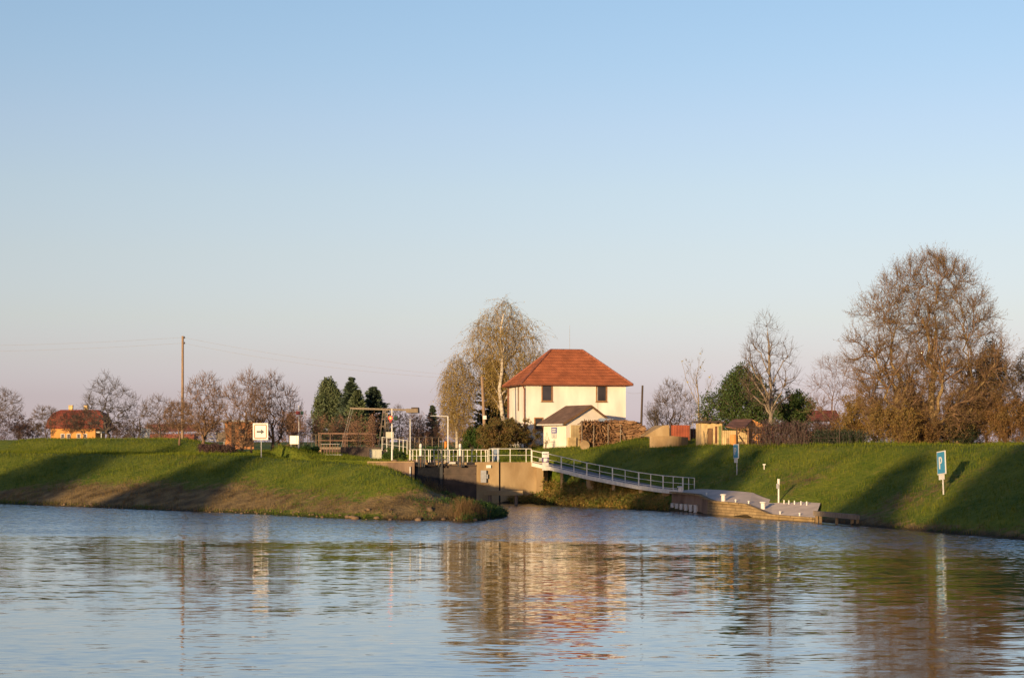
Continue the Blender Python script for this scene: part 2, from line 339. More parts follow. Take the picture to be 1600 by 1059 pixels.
def watermat():
    m = bpy.data.materials.new('river_water'); m.use_nodes = True; t = m.node_tree; b = t.nodes['Principled BSDF']
    b.inputs['Base Color'].default_value = (.018, .026, .024, 1); b.inputs['Roughness'].default_value = .03
    b.inputs['IOR'].default_value = 1.33; b.inputs['Specular IOR Level'].default_value = .5
    co = t.nodes.new('ShaderNodeTexCoord'); V = lambda op, *a: None
    def vm(op, a, bb=None, sc_=None):
        n = t.nodes.new('ShaderNodeVectorMath'); n.operation = op; t.links.new(a, n.inputs[0])
        if bb is not None:
            if isinstance(bb, tuple): n.inputs[1].default_value = bb
            else: t.links.new(bb, n.inputs[1])
        if sc_ is not None:
            if isinstance(sc_, (int, float)): n.inputs['Scale'].default_value = sc_
            else: t.links.new(sc_, n.inputs['Scale'])
        return n.outputs[0]
    def ma(op, a, bb, clamp=False):
        n = t.nodes.new('ShaderNodeMath'); n.operation = op; n.use_clamp = clamp
        for i, k in enumerate((a, bb)):
            if isinstance(k, (int, float)): n.inputs[i].default_value = k
            else: t.links.new(k, n.inputs[i])
        return n.outputs[0]
    def slopes(sx, sy, rot, amp_x, amp_y, detail=2):
        mp = t.nodes.new('ShaderNodeMapping'); mp.inputs['Scale'].default_value = (sx, sy, 1); mp.inputs['Rotation'].default_value = (0, 0, R(rot))
        t.links.new(co.outputs['Object'], mp.inputs[0])
        n = t.nodes.new('ShaderNodeTexNoise'); n.inputs['Scale'].default_value = 1; n.inputs['Detail'].default_value = detail; n.inputs['Roughness'].default_value = .55
        t.links.new(mp.outputs[0], n.inputs['Vector'])
        c = vm('SUBTRACT', n.outputs['Color'], (.5, .5, .5))
        return vm('MULTIPLY', c, (amp_x, amp_y, 0))
    swell = vm('ADD', slopes(.12, .55, 3, .008, .050, 2), slopes(.45, 1.7, -2, .016, .055, 2))          # long low waves
    rip = slopes(1.6, 5.0, -5, .060, .15, 2)            # small ripples
    wind = slopes(1.6, 4.5, 8, .25, 1.3, 3)             # wind-roughened water near the far bank
    s = t.nodes.new('ShaderNodeSeparateXYZ'); t.links.new(co.outputs['Object'], s.inputs[0])
    def noise1(sx, sy, det=3):
        mp = t.nodes.new('ShaderNodeMapping'); mp.inputs['Scale'].default_value = (sx, sy, 1); t.links.new(co.outputs['Object'], mp.inputs[0])
        n = t.nodes.new('ShaderNodeTexNoise'); n.inputs['Scale'].default_value = 1; n.inputs['Detail'].default_value = det; t.links.new(mp.outputs[0], n.inputs['Vector'])
        return n.outputs[0]
    k = ma('ADD', s.outputs[1], ma('MULTIPLY', ma('SUBTRACT', noise1(.03, .14, 5), .5), 46))
    k = ma('ADD', k, ma('MULTIPLY', ma('MAXIMUM', s.outputs[0], 0), .85))
    mk = t.nodes.new('ShaderNodeMapRange'); mk.interpolation_type = 'SMOOTHSTEP'; mk.inputs[1].default_value = 80; mk.inputs[2].default_value = 106
    t.links.new(k, mk.inputs[0])
    cal = t.nodes.new('ShaderNodeMapRange'); cal.inputs[1].default_value = .35; cal.inputs[2].default_value = .7; cal.inputs[3].default_value = .6; cal.inputs[4].default_value = 1.2
    t.links.new(noise1(.03, .12), cal.inputs[0])
    base = vm('SCALE', vm('ADD', swell, rip), None, cal.outputs[0])
    wn = vm('SCALE', wind, None, mk.outputs[0])
    # facets that face the viewer hide those that lean away at this low angle
    sx_ = t.nodes.new('ShaderNodeSeparateXYZ'); t.links.new(wn, sx_.inputs[0])
    cb = t.nodes.new('ShaderNodeCombineXYZ'); t.links.new(sx_.outputs[0], cb.inputs[0]); t.links.new(ma('MULTIPLY', ma('ABSOLUTE', sx_.outputs[1], 0), -1), cb.inputs[1])
    tot = vm('ADD', base, cb.outputs[0])
    nrm = vm('NORMALIZE', vm('ADD', tot, (0, 0, 1)))
    t.links.new(nrm, b.inputs['Normal'])
    gl = t.nodes.new('ShaderNodeBsdfGlossy'); gl.inputs['Color'].default_value = (.9, .94, .96, 1); gl.inputs['Roughness'].default_value = .03; t.links.new(nrm, gl.inputs['Normal'])
    ms = t.nodes.new('ShaderNodeMixShader'); mf = t.nodes.new('ShaderNodeMapRange'); mf.inputs[3].default_value = .36; mf.inputs[4].default_value = .08; t.links.new(mk.outputs[0], mf.inputs[0]); t.links.new(mf.outputs[0], ms.inputs[0]); t.links.new(b.outputs[0], ms.inputs[1]); t.links.new(gl.outputs[0], ms.inputs[2]); t.links.new(ms.outputs[0], t.nodes['Material Output'].inputs[0])
    return m
M['water'] = watermat()

# ------------------------------------------------------------------ terrain and water
ax = Vector((-.26, .966))
lockR = (-2.9, 141.5); lockL = (-7.9, 140.0)
WPOLY = np.array([(-2500, -250), (-200, -12), (-60, 4), (0, 9), (20, 3), (60, -30), (300, -150), (2500, -600),
    (2500, -300), (300, -40), (90, 10), (50, 36), (34, 66), (26.1, 88), (24.1, 93), (22, 99), (20.6, 103), (19.6, 106.5), (18.2, 111.6), (15.2, 114.7), (14.3, 118.7),
    (12.4, 122.7), (11.1, 125.2), (8.4, 129.6), (4.0, 136.0), (1.8, 139.8), (1.8, 141.2), lockR,
    (lockR[0] + ax.x * 62, lockR[1] + ax.y * 62), (lockL[0] + ax.x * 62, lockL[1] + ax.y * 62), lockL,
    (-6.6, 139.2), (-3.3, 135), (-1.1, 125), (-.2, 117), (-.6, 113.2), (-2.4, 109), (-8.2, 110.7), (-13.1, 114), (-17.7, 119.5), (-41, 139), (-120, 190), (-400, 270), (-2500, 430)], float)

def vnoise(x, y, s, seed):
    """smooth value noise"""
    g = np.random.default_rng(seed).random((257, 257)); u, v = x / s, y / s
    iu, iv = np.floor(u).astype(int), np.floor(v).astype(int); fu, fv = u - iu, v - iv
    fu, fv = fu * fu * (3 - 2 * fu), fv * fv * (3 - 2 * fv); a = lambda i, j: g[i % 257, j % 257]
    return (a(iu, iv) * (1 - fu) + a(iu + 1, iv) * fu) * (1 - fv) + (a(iu, iv + 1) * (1 - fu) + a(iu + 1, iv + 1) * fu) * fv - .5

def shore_sd(x, y):
    d = np.full(x.shape, 1e9); ins = np.zeros(x.shape, bool)
    n = len(WPOLY)
    for i in range(n):
        a, b = WPOLY[i], WPOLY[(i + 1) % n]; e = b - a
        t = np.clip(((x - a[0]) * e[0] + (y - a[1]) * e[1]) / (e @ e), 0, 1)
        d = np.minimum(d, np.hypot(x - a[0] - t * e[0], y - a[1] - t * e[1]))
        if a[1] != b[1]:
            c = ((a[1] > y) != (b[1] > y)) & (x < (b[0] - a[0]) * (y - a[1]) / (b[1] - a[1]) + a[0]); ins ^= c
    return np.where(ins, -d, d)

HR = np.array([(0, 146, 3.3), (-1, 150, 3.3), (4, 147, 3.4), (3, 152, 3.6), (5, 158, 4.45), (8, 156, 4.6), (5, 170, 4.7), (12, 172, 4.8), (8.5, 150, 4.3), (11.5, 154, 5.4), (14, 154, 5.5), (11.5, 147, 4.45), (14, 146, 4.5), (16, 145, 4.6),
    (17.5, 149, 4.9), (14, 158, 5.0), (18, 138, 4.72), (22.5, 130, 4.75), (25, 122, 4.8), (29, 113, 4.8), (33, 105, 4.8), (40, 85, 4.8), (60, 40, 4.8), (24, 147, 4.3), (30, 140, 4.0), (38, 128, 3.9), (45, 118, 3.9), (60, 100, 3.8), (20, 166, 4.3),
    (40, 180, 3.8), (-5, 165, 3.5), (0, 200, 3.8), (-10, 210, 3.9), (120, 0, 4.5), (300, 100, 3.8), (60, 300, 3.8), (-60, 400, 3.8), (0, 700, 4.2), (0, 2500, 4.8), (2000, 500, 4), (-2000, 2000, 4.5)])
def dist_A(x, y):
    d = np.full(x.shape, 1e9); pts = WPOLY[-6:]
    for a, b in zip(pts[:-1], pts[1:]):
        e = b - a; t = np.clip(((x - a[0]) * e[0] + (y - a[1]) * e[1]) / (e @ e), 0 if a[0] < -16 else -9, 1)
        d = np.minimum(d, np.hypot(x - a[0] - t * e[0], y - a[1] - t * e[1]))
    return d
def height(x, y):
    x = np.asarray(x, float); y = np.asarray(y, float)
    sd = shore_sd(x, y); sdA = dist_A(x, y)
    # right side and hinterland: weighted control heights
    num = np.zeros(x.shape); den = np.zeros(x.shape)
    for cx, cy, cz in HR:
        wgt = 1 / ((x - cx) ** 2 + (y - cy) ** 2 + 4) ** 1.8; num += wgt * cz; den += wgt
    Hr = num / den
    hb = np.interp(x, [-60, -40, -20, -14, -9], [4.0, 3.95, 3.9, 3.55, 3.3])
    amp = 1.22 * (1 - sstep(-25, -16.5, x))
    Hl = hb + amp * sstep(20, 25.5, sdA) * (1 - sstep(29, 38, sdA)) + .12 * vnoise(x, y, 9, 3)
    axis_x = -5.4 + (y - 140.5) * (-.26 / .966)
    left = sstep(2, -2, x - axis_x)
    left = np.where(y < 141, (x < -.0) * 1.0, left)
    H = Hl * left + Hr * (1 - left)
    H = np.where(y < 20, 3.3, H)
    slope = np.where(left > .5, np.interp(x, [-40, -22, -12, -8, -4, 0], [.34, .34, .36, .40, .27, .22]), .42)
    wallm = sstep(10.5, 7.5, np.abs(x - axis_x)) * np.where(x < -5, y > 140.3, y > 143.1) * (y < 206)
    slope = slope * (1 - wallm) + 30 * wallm
    lump = (.30 * vnoise(x, y, 2.3, 5) + .16 * vnoise(x, y, .9, 6)) * sstep(-14, -7, x) * (y < 122) * (x < 1) + .10 * vnoise(x, y, 3.1, 8) + .06 * vnoise(x, y, 1.1, 9)
    up = sd * slope
    k = .5                                        # soft minimum: rounded crest
    h_ = np.clip(.5 + .5 * (H - up) / k, 0, 1)
    z = np.where(up > H + k, H, np.where(up < H - k, up, H * (1 - h_) + up * h_ - k * h_ * (1 - h_)))
    z = z + lump * np.clip(sd / 1.5, 0, 1) * (1 - .8 * wallm)
    return np.where(sd > 0, z, np.maximum(sd * .6, -2.2)), sd

def axis(a0, a1, step, lo, hi, g=1.12):
    c = list(np.arange(a0, a1 + 1e-6, step)); s = step; v = a0; l = []
    while v > lo: s *= g; v -= s; l.append(v)
    s = step; v = a1; r = []
    while v < hi: s *= g; v += s; r.append(v)
    return np.array(l[::-1] + c + r)
gx, gy = axis(-52, 46, .45, -2600, 2600), axis(84, 200, .45, -700, 5200)
XX, YY = np.meshgrid(gx, gy)
ZZ, SD = height(XX.ravel(), YY.ravel())
def dryness(x, y, z, sd):
    lft = (x < -.2) & (y < 141 + .0 * x)
    left_dry = sstep(2.75, .5, z) * 1.02 * (1 - .35 * sstep(-22, -16, x) * sstep(-6, -11, x)) + .25 * sstep(-9, -6, x) * sstep(2.6, .6, z) + .45 * vnoise(x, y, 7, 41) + .35 * vnoise(x, y, 2.0, 42)
    right_dry = .55 * sstep(.7, .1, z) + .10 + .65 * np.maximum(0, vnoise(x, y, 5, 81)) + .30 * vnoise(x, y, 1.3, 82)
    d = np.where(x < -.2, left_dry, right_dry)
    d = d - .5 * sstep(1.1, .5, sd) * (x < -8)               # a green fringe at the waterline
    return np.where(y > 143, np.minimum(d, .12), d)
DRY = dryness(XX.ravel(), YY.ravel(), ZZ, SD)
ny, nx = XX.shape; idx = np.arange(nx * ny).reshape(ny, nx)
Q = np.stack([idx[:-1, :-1], idx[:-1, 1:], idx[1:, 1:], idx[1:, :-1]], -1).reshape(-1, 4)
V = np.stack([XX.ravel(), YY.ravel(), ZZ], -1)
tag(np_mesh('ground', V, Q, M['ground'], smooth=True, attr={'dry': DRY}), kind='structure')
wv = np.array([(-2600, -700, 0), (2600, -700, 0), (2600, 460, 0), (-2600, 460, 0)], float)
tag(np_mesh('river_water', wv, np.array([[0, 1, 2, 3]]), M['water']), kind='structure')
def gz(x, y): return float(height(np.array([x]), np.array([y]))[0][0])

def blades(name, n, region, hmin, hmax, wd, m, seed, cond=None, lean=.35):
    g = np.random.default_rng(seed); x0, x1, y0, y1 = region
    x = g.uniform(x0, x1, n); y = g.uniform(y0, y1, n); z, sd = height(x, y)
    ok = (sd > .15) & (np.abs(x) < .31 * y + 2)
    if cond is not None: ok &= cond(x, y, z, sd)
    # nothing grows on the quay, the ramp or the lock walls
    ok &= ~((x > 10.5) & (x < 20) & (y > 106) & (y < 129) & (z < 1.35))
    x, y, z, sd = x[ok], y[ok], z[ok], sd[ok]; n = len(x)
    a = g.uniform(0, 2 * np.pi, n); h = g.uniform(hmin, hmax, n) * (.6 + .9 * (vnoise(x, y, 1.7, 21) + .5)); wv_ = wd * g.uniform(.6, 1.4, n)
    la = g.uniform(0, 2 * np.pi, n); ll = h * lean * g.random(n)
    p = np.stack([x, y, z - .02], -1); s = np.stack([np.cos(a) * wv_, np.sin(a) * wv_, np.zeros(n)], -1)
    tip = p + np.stack([np.cos(la) * ll, np.sin(la) * ll, h], -1)
    V = np.stack([p - s, p + s, tip], 1).reshape(-1, 3); T = np.arange(3 * n).reshape(-1, 3)
    d = np.repeat(dryness(x, y, z, sd), 3)
    o = np_mesh(name, V, T, m, attr={'dry': d}); return tag(o, kind='stuff')

blades('grass', 420000, (-50, 44, 88, 190), .10, .26, .016, M['blades'], 11, lambda x, y, z, sd: dryness(x, y, z, sd) * .40 + .9 * vnoise(x, y, 1.4, 33) + .5 * vnoise(x, y, .5, 34) < .50)
blades('grass_tufts', 130000, (-50, 44, 88, 175), .22, .42, .018, M['blades'], 13, lambda x, y, z, sd: (vnoise(x, y, 1.1, 51) + .6 * vnoise(x, y, 4.5, 52) > .26) & (dryness(x, y, z, sd) < .9), .6)
blades('shore_grass', 30000, (-46, 30, 84, 150), .15, .5, .02, M['blades'], 12, lambda x, y, z, sd: (sd < .9) & (x > -46))

# ------------------------------------------------------------------ plants
def tubes(Pp, Rr, S):
    """polylines (N,K,3) with radii (N,K) -> verts, quads"""
    N, K, _ = Pp.shape
    T = np.gradient(Pp, axis=1); T /= np.linalg.norm(T, axis=2, keepdims=True) + 1e-9
    ref = np.where(np.abs(T[..., 2:3]) < .9, np.array([0, 0, 1.]), np.array([1., 0, 0]))
    A = np.cross(T, ref); A /= np.linalg.norm(A, axis=2, keepdims=True) + 1e-9; B = np.cross(T, A)
    th = np.arange(S) * 2 * np.pi / S
    V = Pp[:, :, None, :] + Rr[:, :, None, None] * (A[:, :, None, :] * np.cos(th)[:, None] + B[:, :, None, :] * np.sin(th)[:, None])
    i = np.arange(N * K * S).reshape(N, K, S); j = np.roll(i, -1, axis=2)
    q = np.stack([i[:, :-1], j[:, :-1], j[:, 1:], i[:, 1:]], -1).reshape(-1, 4)
    return V.reshape(-1, 3), q

def grow(g, trunks, levels):
    """trunks: (pos, dir, length, r); levels: dicts n, ang, ln, K, jit, up, t0, r. Returns [(points, radii)] per level."""
    K = 9; pos = np.array([t[0] for t in trunks], float); d = np.array([t[1] for t in trunks], float); d /= np.linalg.norm(d, axis=1, keepdims=True)
    Ls = np.array([t[2] for t in trunks], float); r0 = np.array([t[3] for t in trunks], float)
    def walk(pos, d, Ls, r0, K, jit, up, tip):
        N = len(pos); Pp = np.zeros((N, K, 3)); Pp[:, 0] = pos; dd = d.copy()
        for k in range(1, K):
            dd = dd + g.normal(0, jit, (N, 3)); dd[:, 2] += up; dd /= np.linalg.norm(dd, axis=1, keepdims=True)
            Pp[:, k] = Pp[:, k - 1] + dd * (Ls / (K - 1))[:, None]
        t = np.linspace(0, 1, K); Rr = r0[:, None] * (1 - t * (1 - tip))[None]
        return Pp, Rr
    lv0 = levels[0]
    res = [walk(pos, d, Ls, r0, K, lv0.get('jit', .08), lv0.get('up', .05), lv0.get('tip', .3))]; lens = Ls
    for lv in levels[1:]:
        Pp, Rr = res[-1]; N, K0, _ = Pp.shape; n = lv['n']; t0 = lv.get('t0', .3)
        t = t0 + (1 - t0) * (np.arange(n)[None] + g.random((N, n))) / n
        f = t * (K0 - 1); i = np.minimum(f.astype(int), K0 - 2); fr = (f - i)[..., None]
        ar = np.arange(N)[:, None]
        p = Pp[ar, i] * (1 - fr) + Pp[ar, i + 1] * fr; tg = Pp[ar, i + 1] - Pp[ar, i]; tg /= np.linalg.norm(tg, axis=2, keepdims=True) + 1e-9
        rr = Rr[ar, i]; pr = g.normal(0, 1, (N, n, 3)); pr -= (pr * tg).sum(2, keepdims=True) * tg; pr /= np.linalg.norm(pr, axis=2, keepdims=True)
        a = R(lv['ang']) * g.uniform(.65, 1.3, (N, n))[..., None]; dd = tg * np.cos(a) + pr * np.sin(a)
        ll = lens[:, None] * lv['ln'] * (1 - lv.get('taper', .45) * (t - t0) / (1 - t0 + 1e-6)) * g.uniform(.65, 1.25, (N, n))
        r = np.minimum(rr * lv.get('r', .55), rr * .85); r = np.maximum(r, lv.get('rmin', .006))
        res.append(walk(p.reshape(-1, 3), dd.reshape(-1, 3), ll.ravel(), r.ravel(), lv.get('K', 5), lv.get('jit', .15), lv.get('up', .05), lv.get('tip', .35))); lens = ll.ravel()
    return res

def fit(res, H, Wd, depth=None):
    a = np.concatenate([p.reshape(-1, 3) for p, _ in res]); zt = np.percentile(a[:, 2], 99.8)
    lo, hi = np.percentile(a[:, 0], .4), np.percentile(a[:, 0], 99.6); ly, hy = np.percentile(a[:, 1], .4), np.percentile(a[:, 1], 99.6)
    s = np.array([Wd / (hi - lo), (depth or Wd) / (hy - ly), H / zt])
    return [(p * s, r) for p, r in res]

def cards(g, pts, size, flat=0., dirs=None, asp=.55):
    n = len(pts); a = g.normal(0, 1, (n, 3)) if dirs is None else dirs + g.normal(0, .35, (n, 3))
    a /= np.linalg.norm(a, axis=1, keepdims=True) + 1e-9; b = np.cross(a, g.normal(0, 1, (n, 3))); b /= np.linalg.norm(b, axis=1, keepdims=True) + 1e-9
    s = size * g.uniform(.6, 1.4, n)[:, None]; a = a * s; b = b * s * asp
    V = np.stack([pts - a * .5, pts + b * .5, pts + a * .5, pts - b * .5], 1).reshape(-1, 3)
    return V, np.arange(4 * n).reshape(-1, 4)
def along(g, Pp, m, t0=.2):
    N, K, _ = Pp.shape; t = g.uniform(t0, 1, (N, m)); f = t * (K - 1); i = np.minimum(f.astype(int), K - 2); fr = (f - i)[..., None]; ar = np.arange(N)[:, None]
    return (Pp[ar, i] * (1 - fr) + Pp[ar, i + 1] * fr).reshape(-1, 3)
def join(parts):
    V, Q, b = [], [], 0
    for v, q in parts: V.append(v); Q.append(q + b); b += len(v)
    return np.concatenate(V), np.concatenate(Q)

def plant(name, label, cat, px, d, res, ntr, bark, leaf=None, leaves=0, lsize=.1, lt0=.2, base=None, group=None, twig=None, lsd=.05, frac=1., topbias=0, asp=.55, seed=1, lvl=-1, xy=None):
    """a tree or shrub as an empty with a trunk mesh (first ntr levels) and a crown mesh (the rest and the leaves)"""
    g = np.random.default_rng(seed * 31 + 5)
    x, y = (X(px, d), d) if xy is None else xy
    z = gz(x, y) if base is None else base
    root = thing(name, label, cat, (x, y, z - .05), 0, group)
    sides = [8, 6, 5, 4, 3, 3, 3]
    v, q = join([tubes(p, r, sides[i]) for i, (p, r) in enumerate(res[:ntr])])
    np_mesh('trunk' if cat == 'tree' else 'stem', v, q, bark, root, smooth=True)
    crown = [tubes(p, r, sides[min(i + ntr, 6)] if i + ntr < 3 else 3) for i, (p, r) in enumerate(res[ntr:])]
    if crown:
        if leaf is None:
            v, q = join(crown); np_mesh('crown' if cat == 'tree' else 'twigs', v, q, twig or bark, root)
        else:
            pts = along(g, res[lvl][0], max(1, leaves), lt0)
            if frac < 1: pts = pts[g.random(len(pts)) < frac]
            if topbias:
                zz = pts[:, 2] / pts[:, 2].max(); pts = pts[g.random(len(pts)) < np.clip((zz - topbias) / (1 - topbias), .03, 1)]
            pts = pts + g.normal(0, lsd, pts.shape)
            v, q = join(crown); cr_ = np_mesh('crown' if cat == 'tree' else 'twigs', v, q, twig or bark, root)
            v, q = cards(g, pts, lsize, asp=asp); np_mesh('foliage', v, q, leaf, cr_)
    return root

def envelope(res, H, Wd, depth=None, zc=.56, p=2.3, low=.62, soft=.35):
    """keep the crown inside a rounded outline, drop twigs that stray out of it"""
    depth = depth or Wd; o = [res[0]]; cx = np.median(np.concatenate([q.reshape(-1, 3) for q, _ in res[1:]]), 0)
    for P_, R_ in res[1:]:
        m = P_[:, P_.shape[1] // 2 + 1]; up_ = m[:, 2] > zc * H; hz = np.where(up_, (1 - zc) * H, low * H)
        e = (np.abs(m[:, 0] - cx[0] * .5) / (Wd / 2)) ** p + (np.abs(m[:, 1] - cx[1] * .5) / (depth / 2)) ** p + (np.abs(m[:, 2] - zc * H) / hz) ** p
        k = e < np.random.default_rng(len(P_)).uniform(1 - soft, 1 + soft * 1.2, len(P_)); o.append((P_[k], R_[k]))
    return o
def fit2(res, H, Wd, depth=None, q=3., f=.94, **kw):
    a = np.concatenate([p.reshape(-1, 3) for p, _ in res[1:]]); lo, hi = np.percentile(a, q, axis=0), np.percentile(a, 100 - q, axis=0); hi[2] = np.percentile(a[:, 2], 98)
    s = np.array([Wd * f / (hi[0] - lo[0]), (depth or Wd) * f / (hi[1] - lo[1]), H * f / hi[2]])
    zt = res[0][0][:, -1, 2].max() * s[2]
    out_ = [(p * s, r) for p, r in res]
    if zt > H * .97: out_[0][0][:, :, 2] *= H * .97 / zt
    return envelope(out_, H, Wd, depth, **kw)
def bare(seed, H, Wd, trunk=.22, r=.12, n=(12, 8, 6, 5), ang=(48, 42, 40, 38), up=.06, jit=.16, stems=1, ln=(.75, .6, .55, .5), t0=.25, depth=None, spread=.25, rmin=.007, tfrac=.55, env={}, q=7.):
    g = np.random.default_rng(seed)
    tr = []
    for i in range(stems):
        a = g.uniform(0, 6.28); k = spread * (0 if stems == 1 else 1)
        tr.append(((.15 * k * math.cos(a), .15 * k * math.sin(a), 0), (k * math.cos(a) + g.normal(0, .05), k * math.sin(a) + g.normal(0, .05), 1), H * tfrac * g.uniform(.8, 1.15), r * (1 if i == 0 else .75)))
    lv = [dict(jit=.07, up=.04, tip=.35)]
    for i in range(len(n)):
        lv.append(dict(n=n[i], ang=ang[i], ln=ln[i], K=6 if i == 0 else 5 if i < 2 else 4, jit=jit, up=up, t0=t0 if i == 0 else .25, r=.5, rmin=rmin, tip=.3))
    return fit2(grow(g, tr, lv), H, Wd, depth, q, .95, **env)

def dome(seed, H, Wd, depth=None, zlo=.2, zw=.6, fork=.16, lead=.55, n=(9, 8, 7, 6), r=.16, ptop=2., pbot=2., rise=.9, tw=.075, up=.35, rmin=.007, stems=((0, 0),), jit=.03, fill=.38, hang=0., lump=.10):
    """a crown grown to fill a rounded outline: limbs, boughs, branches and twigs each reach for their own share of the space"""
    g = np.random.default_rng(seed); depth = depth or Wd; N = 4000
    z = g.uniform(zlo, 1, N * 3)
    rad = np.where(z < zw, (1 - np.clip((zw - z) / (zw - zlo), 0, 1) ** pbot) ** .5 * .999, np.clip(1 - ((z - zw) / (1 - zw)) ** ptop, 0, 1) ** .62)
    k = g.random(N * 3) < .15 + rad ** 1.6; z, rad = z[k][:N], rad[k][:N]
    a = g.uniform(0, 6.283, len(z)); q = rad * g.random(len(z)) ** fill * (1 + lump * np.sin(3 * a + seed + 4 * z) + .06 * np.sin(5 * a + 9 * z))
    T = np.stack([np.cos(a) * q * Wd / 2 * .95, np.sin(a) * q * depth / 2 * .95, z * H * .97 * (1 - min(lump, .12) * .5 * (1 + np.sin(4.2 * np.cos(a) * q + seed)) * z)], -1); T[:, 2] *= H * .97 / T[:, 2].max()
    def kmeans(X_, m):
        m = min(m, len(X_)); c = X_[g.choice(len(X_), m, replace=False)]
        for _ in range(5):
            l = ((X_[:, None] - c[None]) ** 2).sum(2).argmin(1)
            c = np.array([X_[l == i].mean(0) if (l == i).any() else c[i] for i in range(m)])
        return l, c
    def curve(p0, t0, p3, K, bend):
        L_ = np.linalg.norm(p3 - p0); d = (p3 - p0) / (L_ + 1e-6); p1 = p0 + (t0 * .6 + d * .4) * L_ * bend; p2 = p3 - (d * .6 + np.array([0, 0, up])) * L_ * .3
        u = np.linspace(0, 1, K)[:, None]; c = (1 - u) ** 3 * p0 + 3 * u * (1 - u) ** 2 * p1 + 3 * u * u * (1 - u) * p2 + u ** 3 * p3
        c[1:-1] += g.normal(0, jit * L_, (K - 2, 3)); return c
    tr, tR = [], []
    for i, (sx, sy) in enumerate(stems):
        top = np.array([sx * 1.6 + g.normal(0, .02) * H, sy * 1.6, H * lead * (1 - .12 * i)]); b0 = np.array([sx, sy, 0.])
        tr.append(curve(b0, np.array([0, 0, 1.]), top, 9, .4)); tR.append(np.linspace(r, r * .28, 9) * (1 if i == 0 else .8))
    out_ = [(np.array(tr), np.array(tR))]
    cl = [(T, None)]; par = [(tr[i], tR[i]) for i in range(len(tr))]
    lab, cen = kmeans(T, n[0]); groups = [(T[lab == i], cen[i]) for i in range(len(cen)) if (lab == i).any()]
    Ps, Rs, nxt = [], [], []
    for pts, c in groups:                                      # limbs leave the stem low enough to rise to their place
        i = int(np.argmin([np.hypot(c[0] - t[4, 0], c[1] - t[4, 1]) for t in tr])); t = tr[i]
        zs = np.clip(c[2] - rise * np.hypot(c[0] - t[4, 0], c[1] - t[4, 1]) - .05 * H, fork * H, lead * H * .97); f = np.clip(np.searchsorted(t[:, 2], zs), 1, 8); w_ = np.clip((zs - t[f - 1, 2]) / (t[f, 2] - t[f - 1, 2] + 1e-6), 0, 1)
        p0 = t[f - 1] * (1 - w_) + t[f] * w_; cv = curve(p0, np.array([0, 0, .7]) + .5 * (c - p0) / (np.linalg.norm(c - p0) + 1e-6), c, 8, .35); rr = max(tR[i][f] * .62, .02)
        Ps.append(cv); Rs.append(np.linspace(rr, rr * .35, 8)); nxt.append((pts, cv, rr))
    out_.append((np.array(Ps), np.array(Rs)))
    for li, m in enumerate(n[1:3]):
        Ps, Rs, nn = [], [], []; K = 6 if li == 0 else 5
        for pts, cv, r0_ in nxt:
            if len(pts) < 2: continue
            lab, cen = kmeans(pts, m)
            for i, c in enumerate(cen):
                sub = pts[lab == i]
                if not len(sub): continue
                d = np.linalg.norm(cv - c, axis=1) + np.linspace(.6, 0, len(cv)) * np.linalg.norm(cv[-1] - cv[0]); f = max(1, min(int(np.argmin(d)), len(cv) - 2) - (1 if g.random() < .6 else 0)); t0 = cv[f] - cv[f - 1]; t0 = t0 / (np.linalg.norm(t0) + 1e-6)
                c2 = curve(cv[f], t0, c, K, .35); rr = max(r0_ * (.55 if li == 0 else .5) * (1 - .3 * f / len(cv)), rmin * 1.3); Ps.append(c2); Rs.append(np.linspace(rr, max(rr * .4, rmin), K)); nn.append((sub, c2, rr))
        out_.append((np.array(Ps), np.array(Rs))); nxt = nn
    P3 = out_[-1][0]; M3 = n[3]; K = 4; t = g.uniform(.15, 1, (len(P3), M3)); f = np.minimum((t * (P3.shape[1] - 1)).astype(int), P3.shape[1] - 2); ar = np.arange(len(P3))[:, None]; fr = (t * (P3.shape[1] - 1) - f)[..., None]
    p = (P3[ar, f] * (1 - fr) + P3[ar, f + 1] * fr).reshape(-1, 3); d = P3[ar, f + 1] - P3[ar, f]; d /= np.linalg.norm(d, axis=2, keepdims=True) + 1e-6
    d = (d * .8).reshape(-1, 3) + g.normal(0, .5, (len(p), 3)); d[:, 2] += up - hang * .6; d /= np.linalg.norm(d, axis=1, keepdims=True); L_ = H * tw * g.uniform(.5, 1.3, len(p)); tw_ = np.zeros((len(p), K, 3)); tw_[:, 0] = p
    for k in range(1, K): d = d + g.normal(0, .12, d.shape); d[:, 2] += up * .15 - hang * .6; d /= np.linalg.norm(d, axis=1, keepdims=True); tw_[:, k] = tw_[:, k - 1] + d * (L_ / (K - 1))[:, None]
    out_.append((tw_, np.tile(np.linspace(rmin * 1.1, rmin * .7, K), (len(p), 1)))); return out_

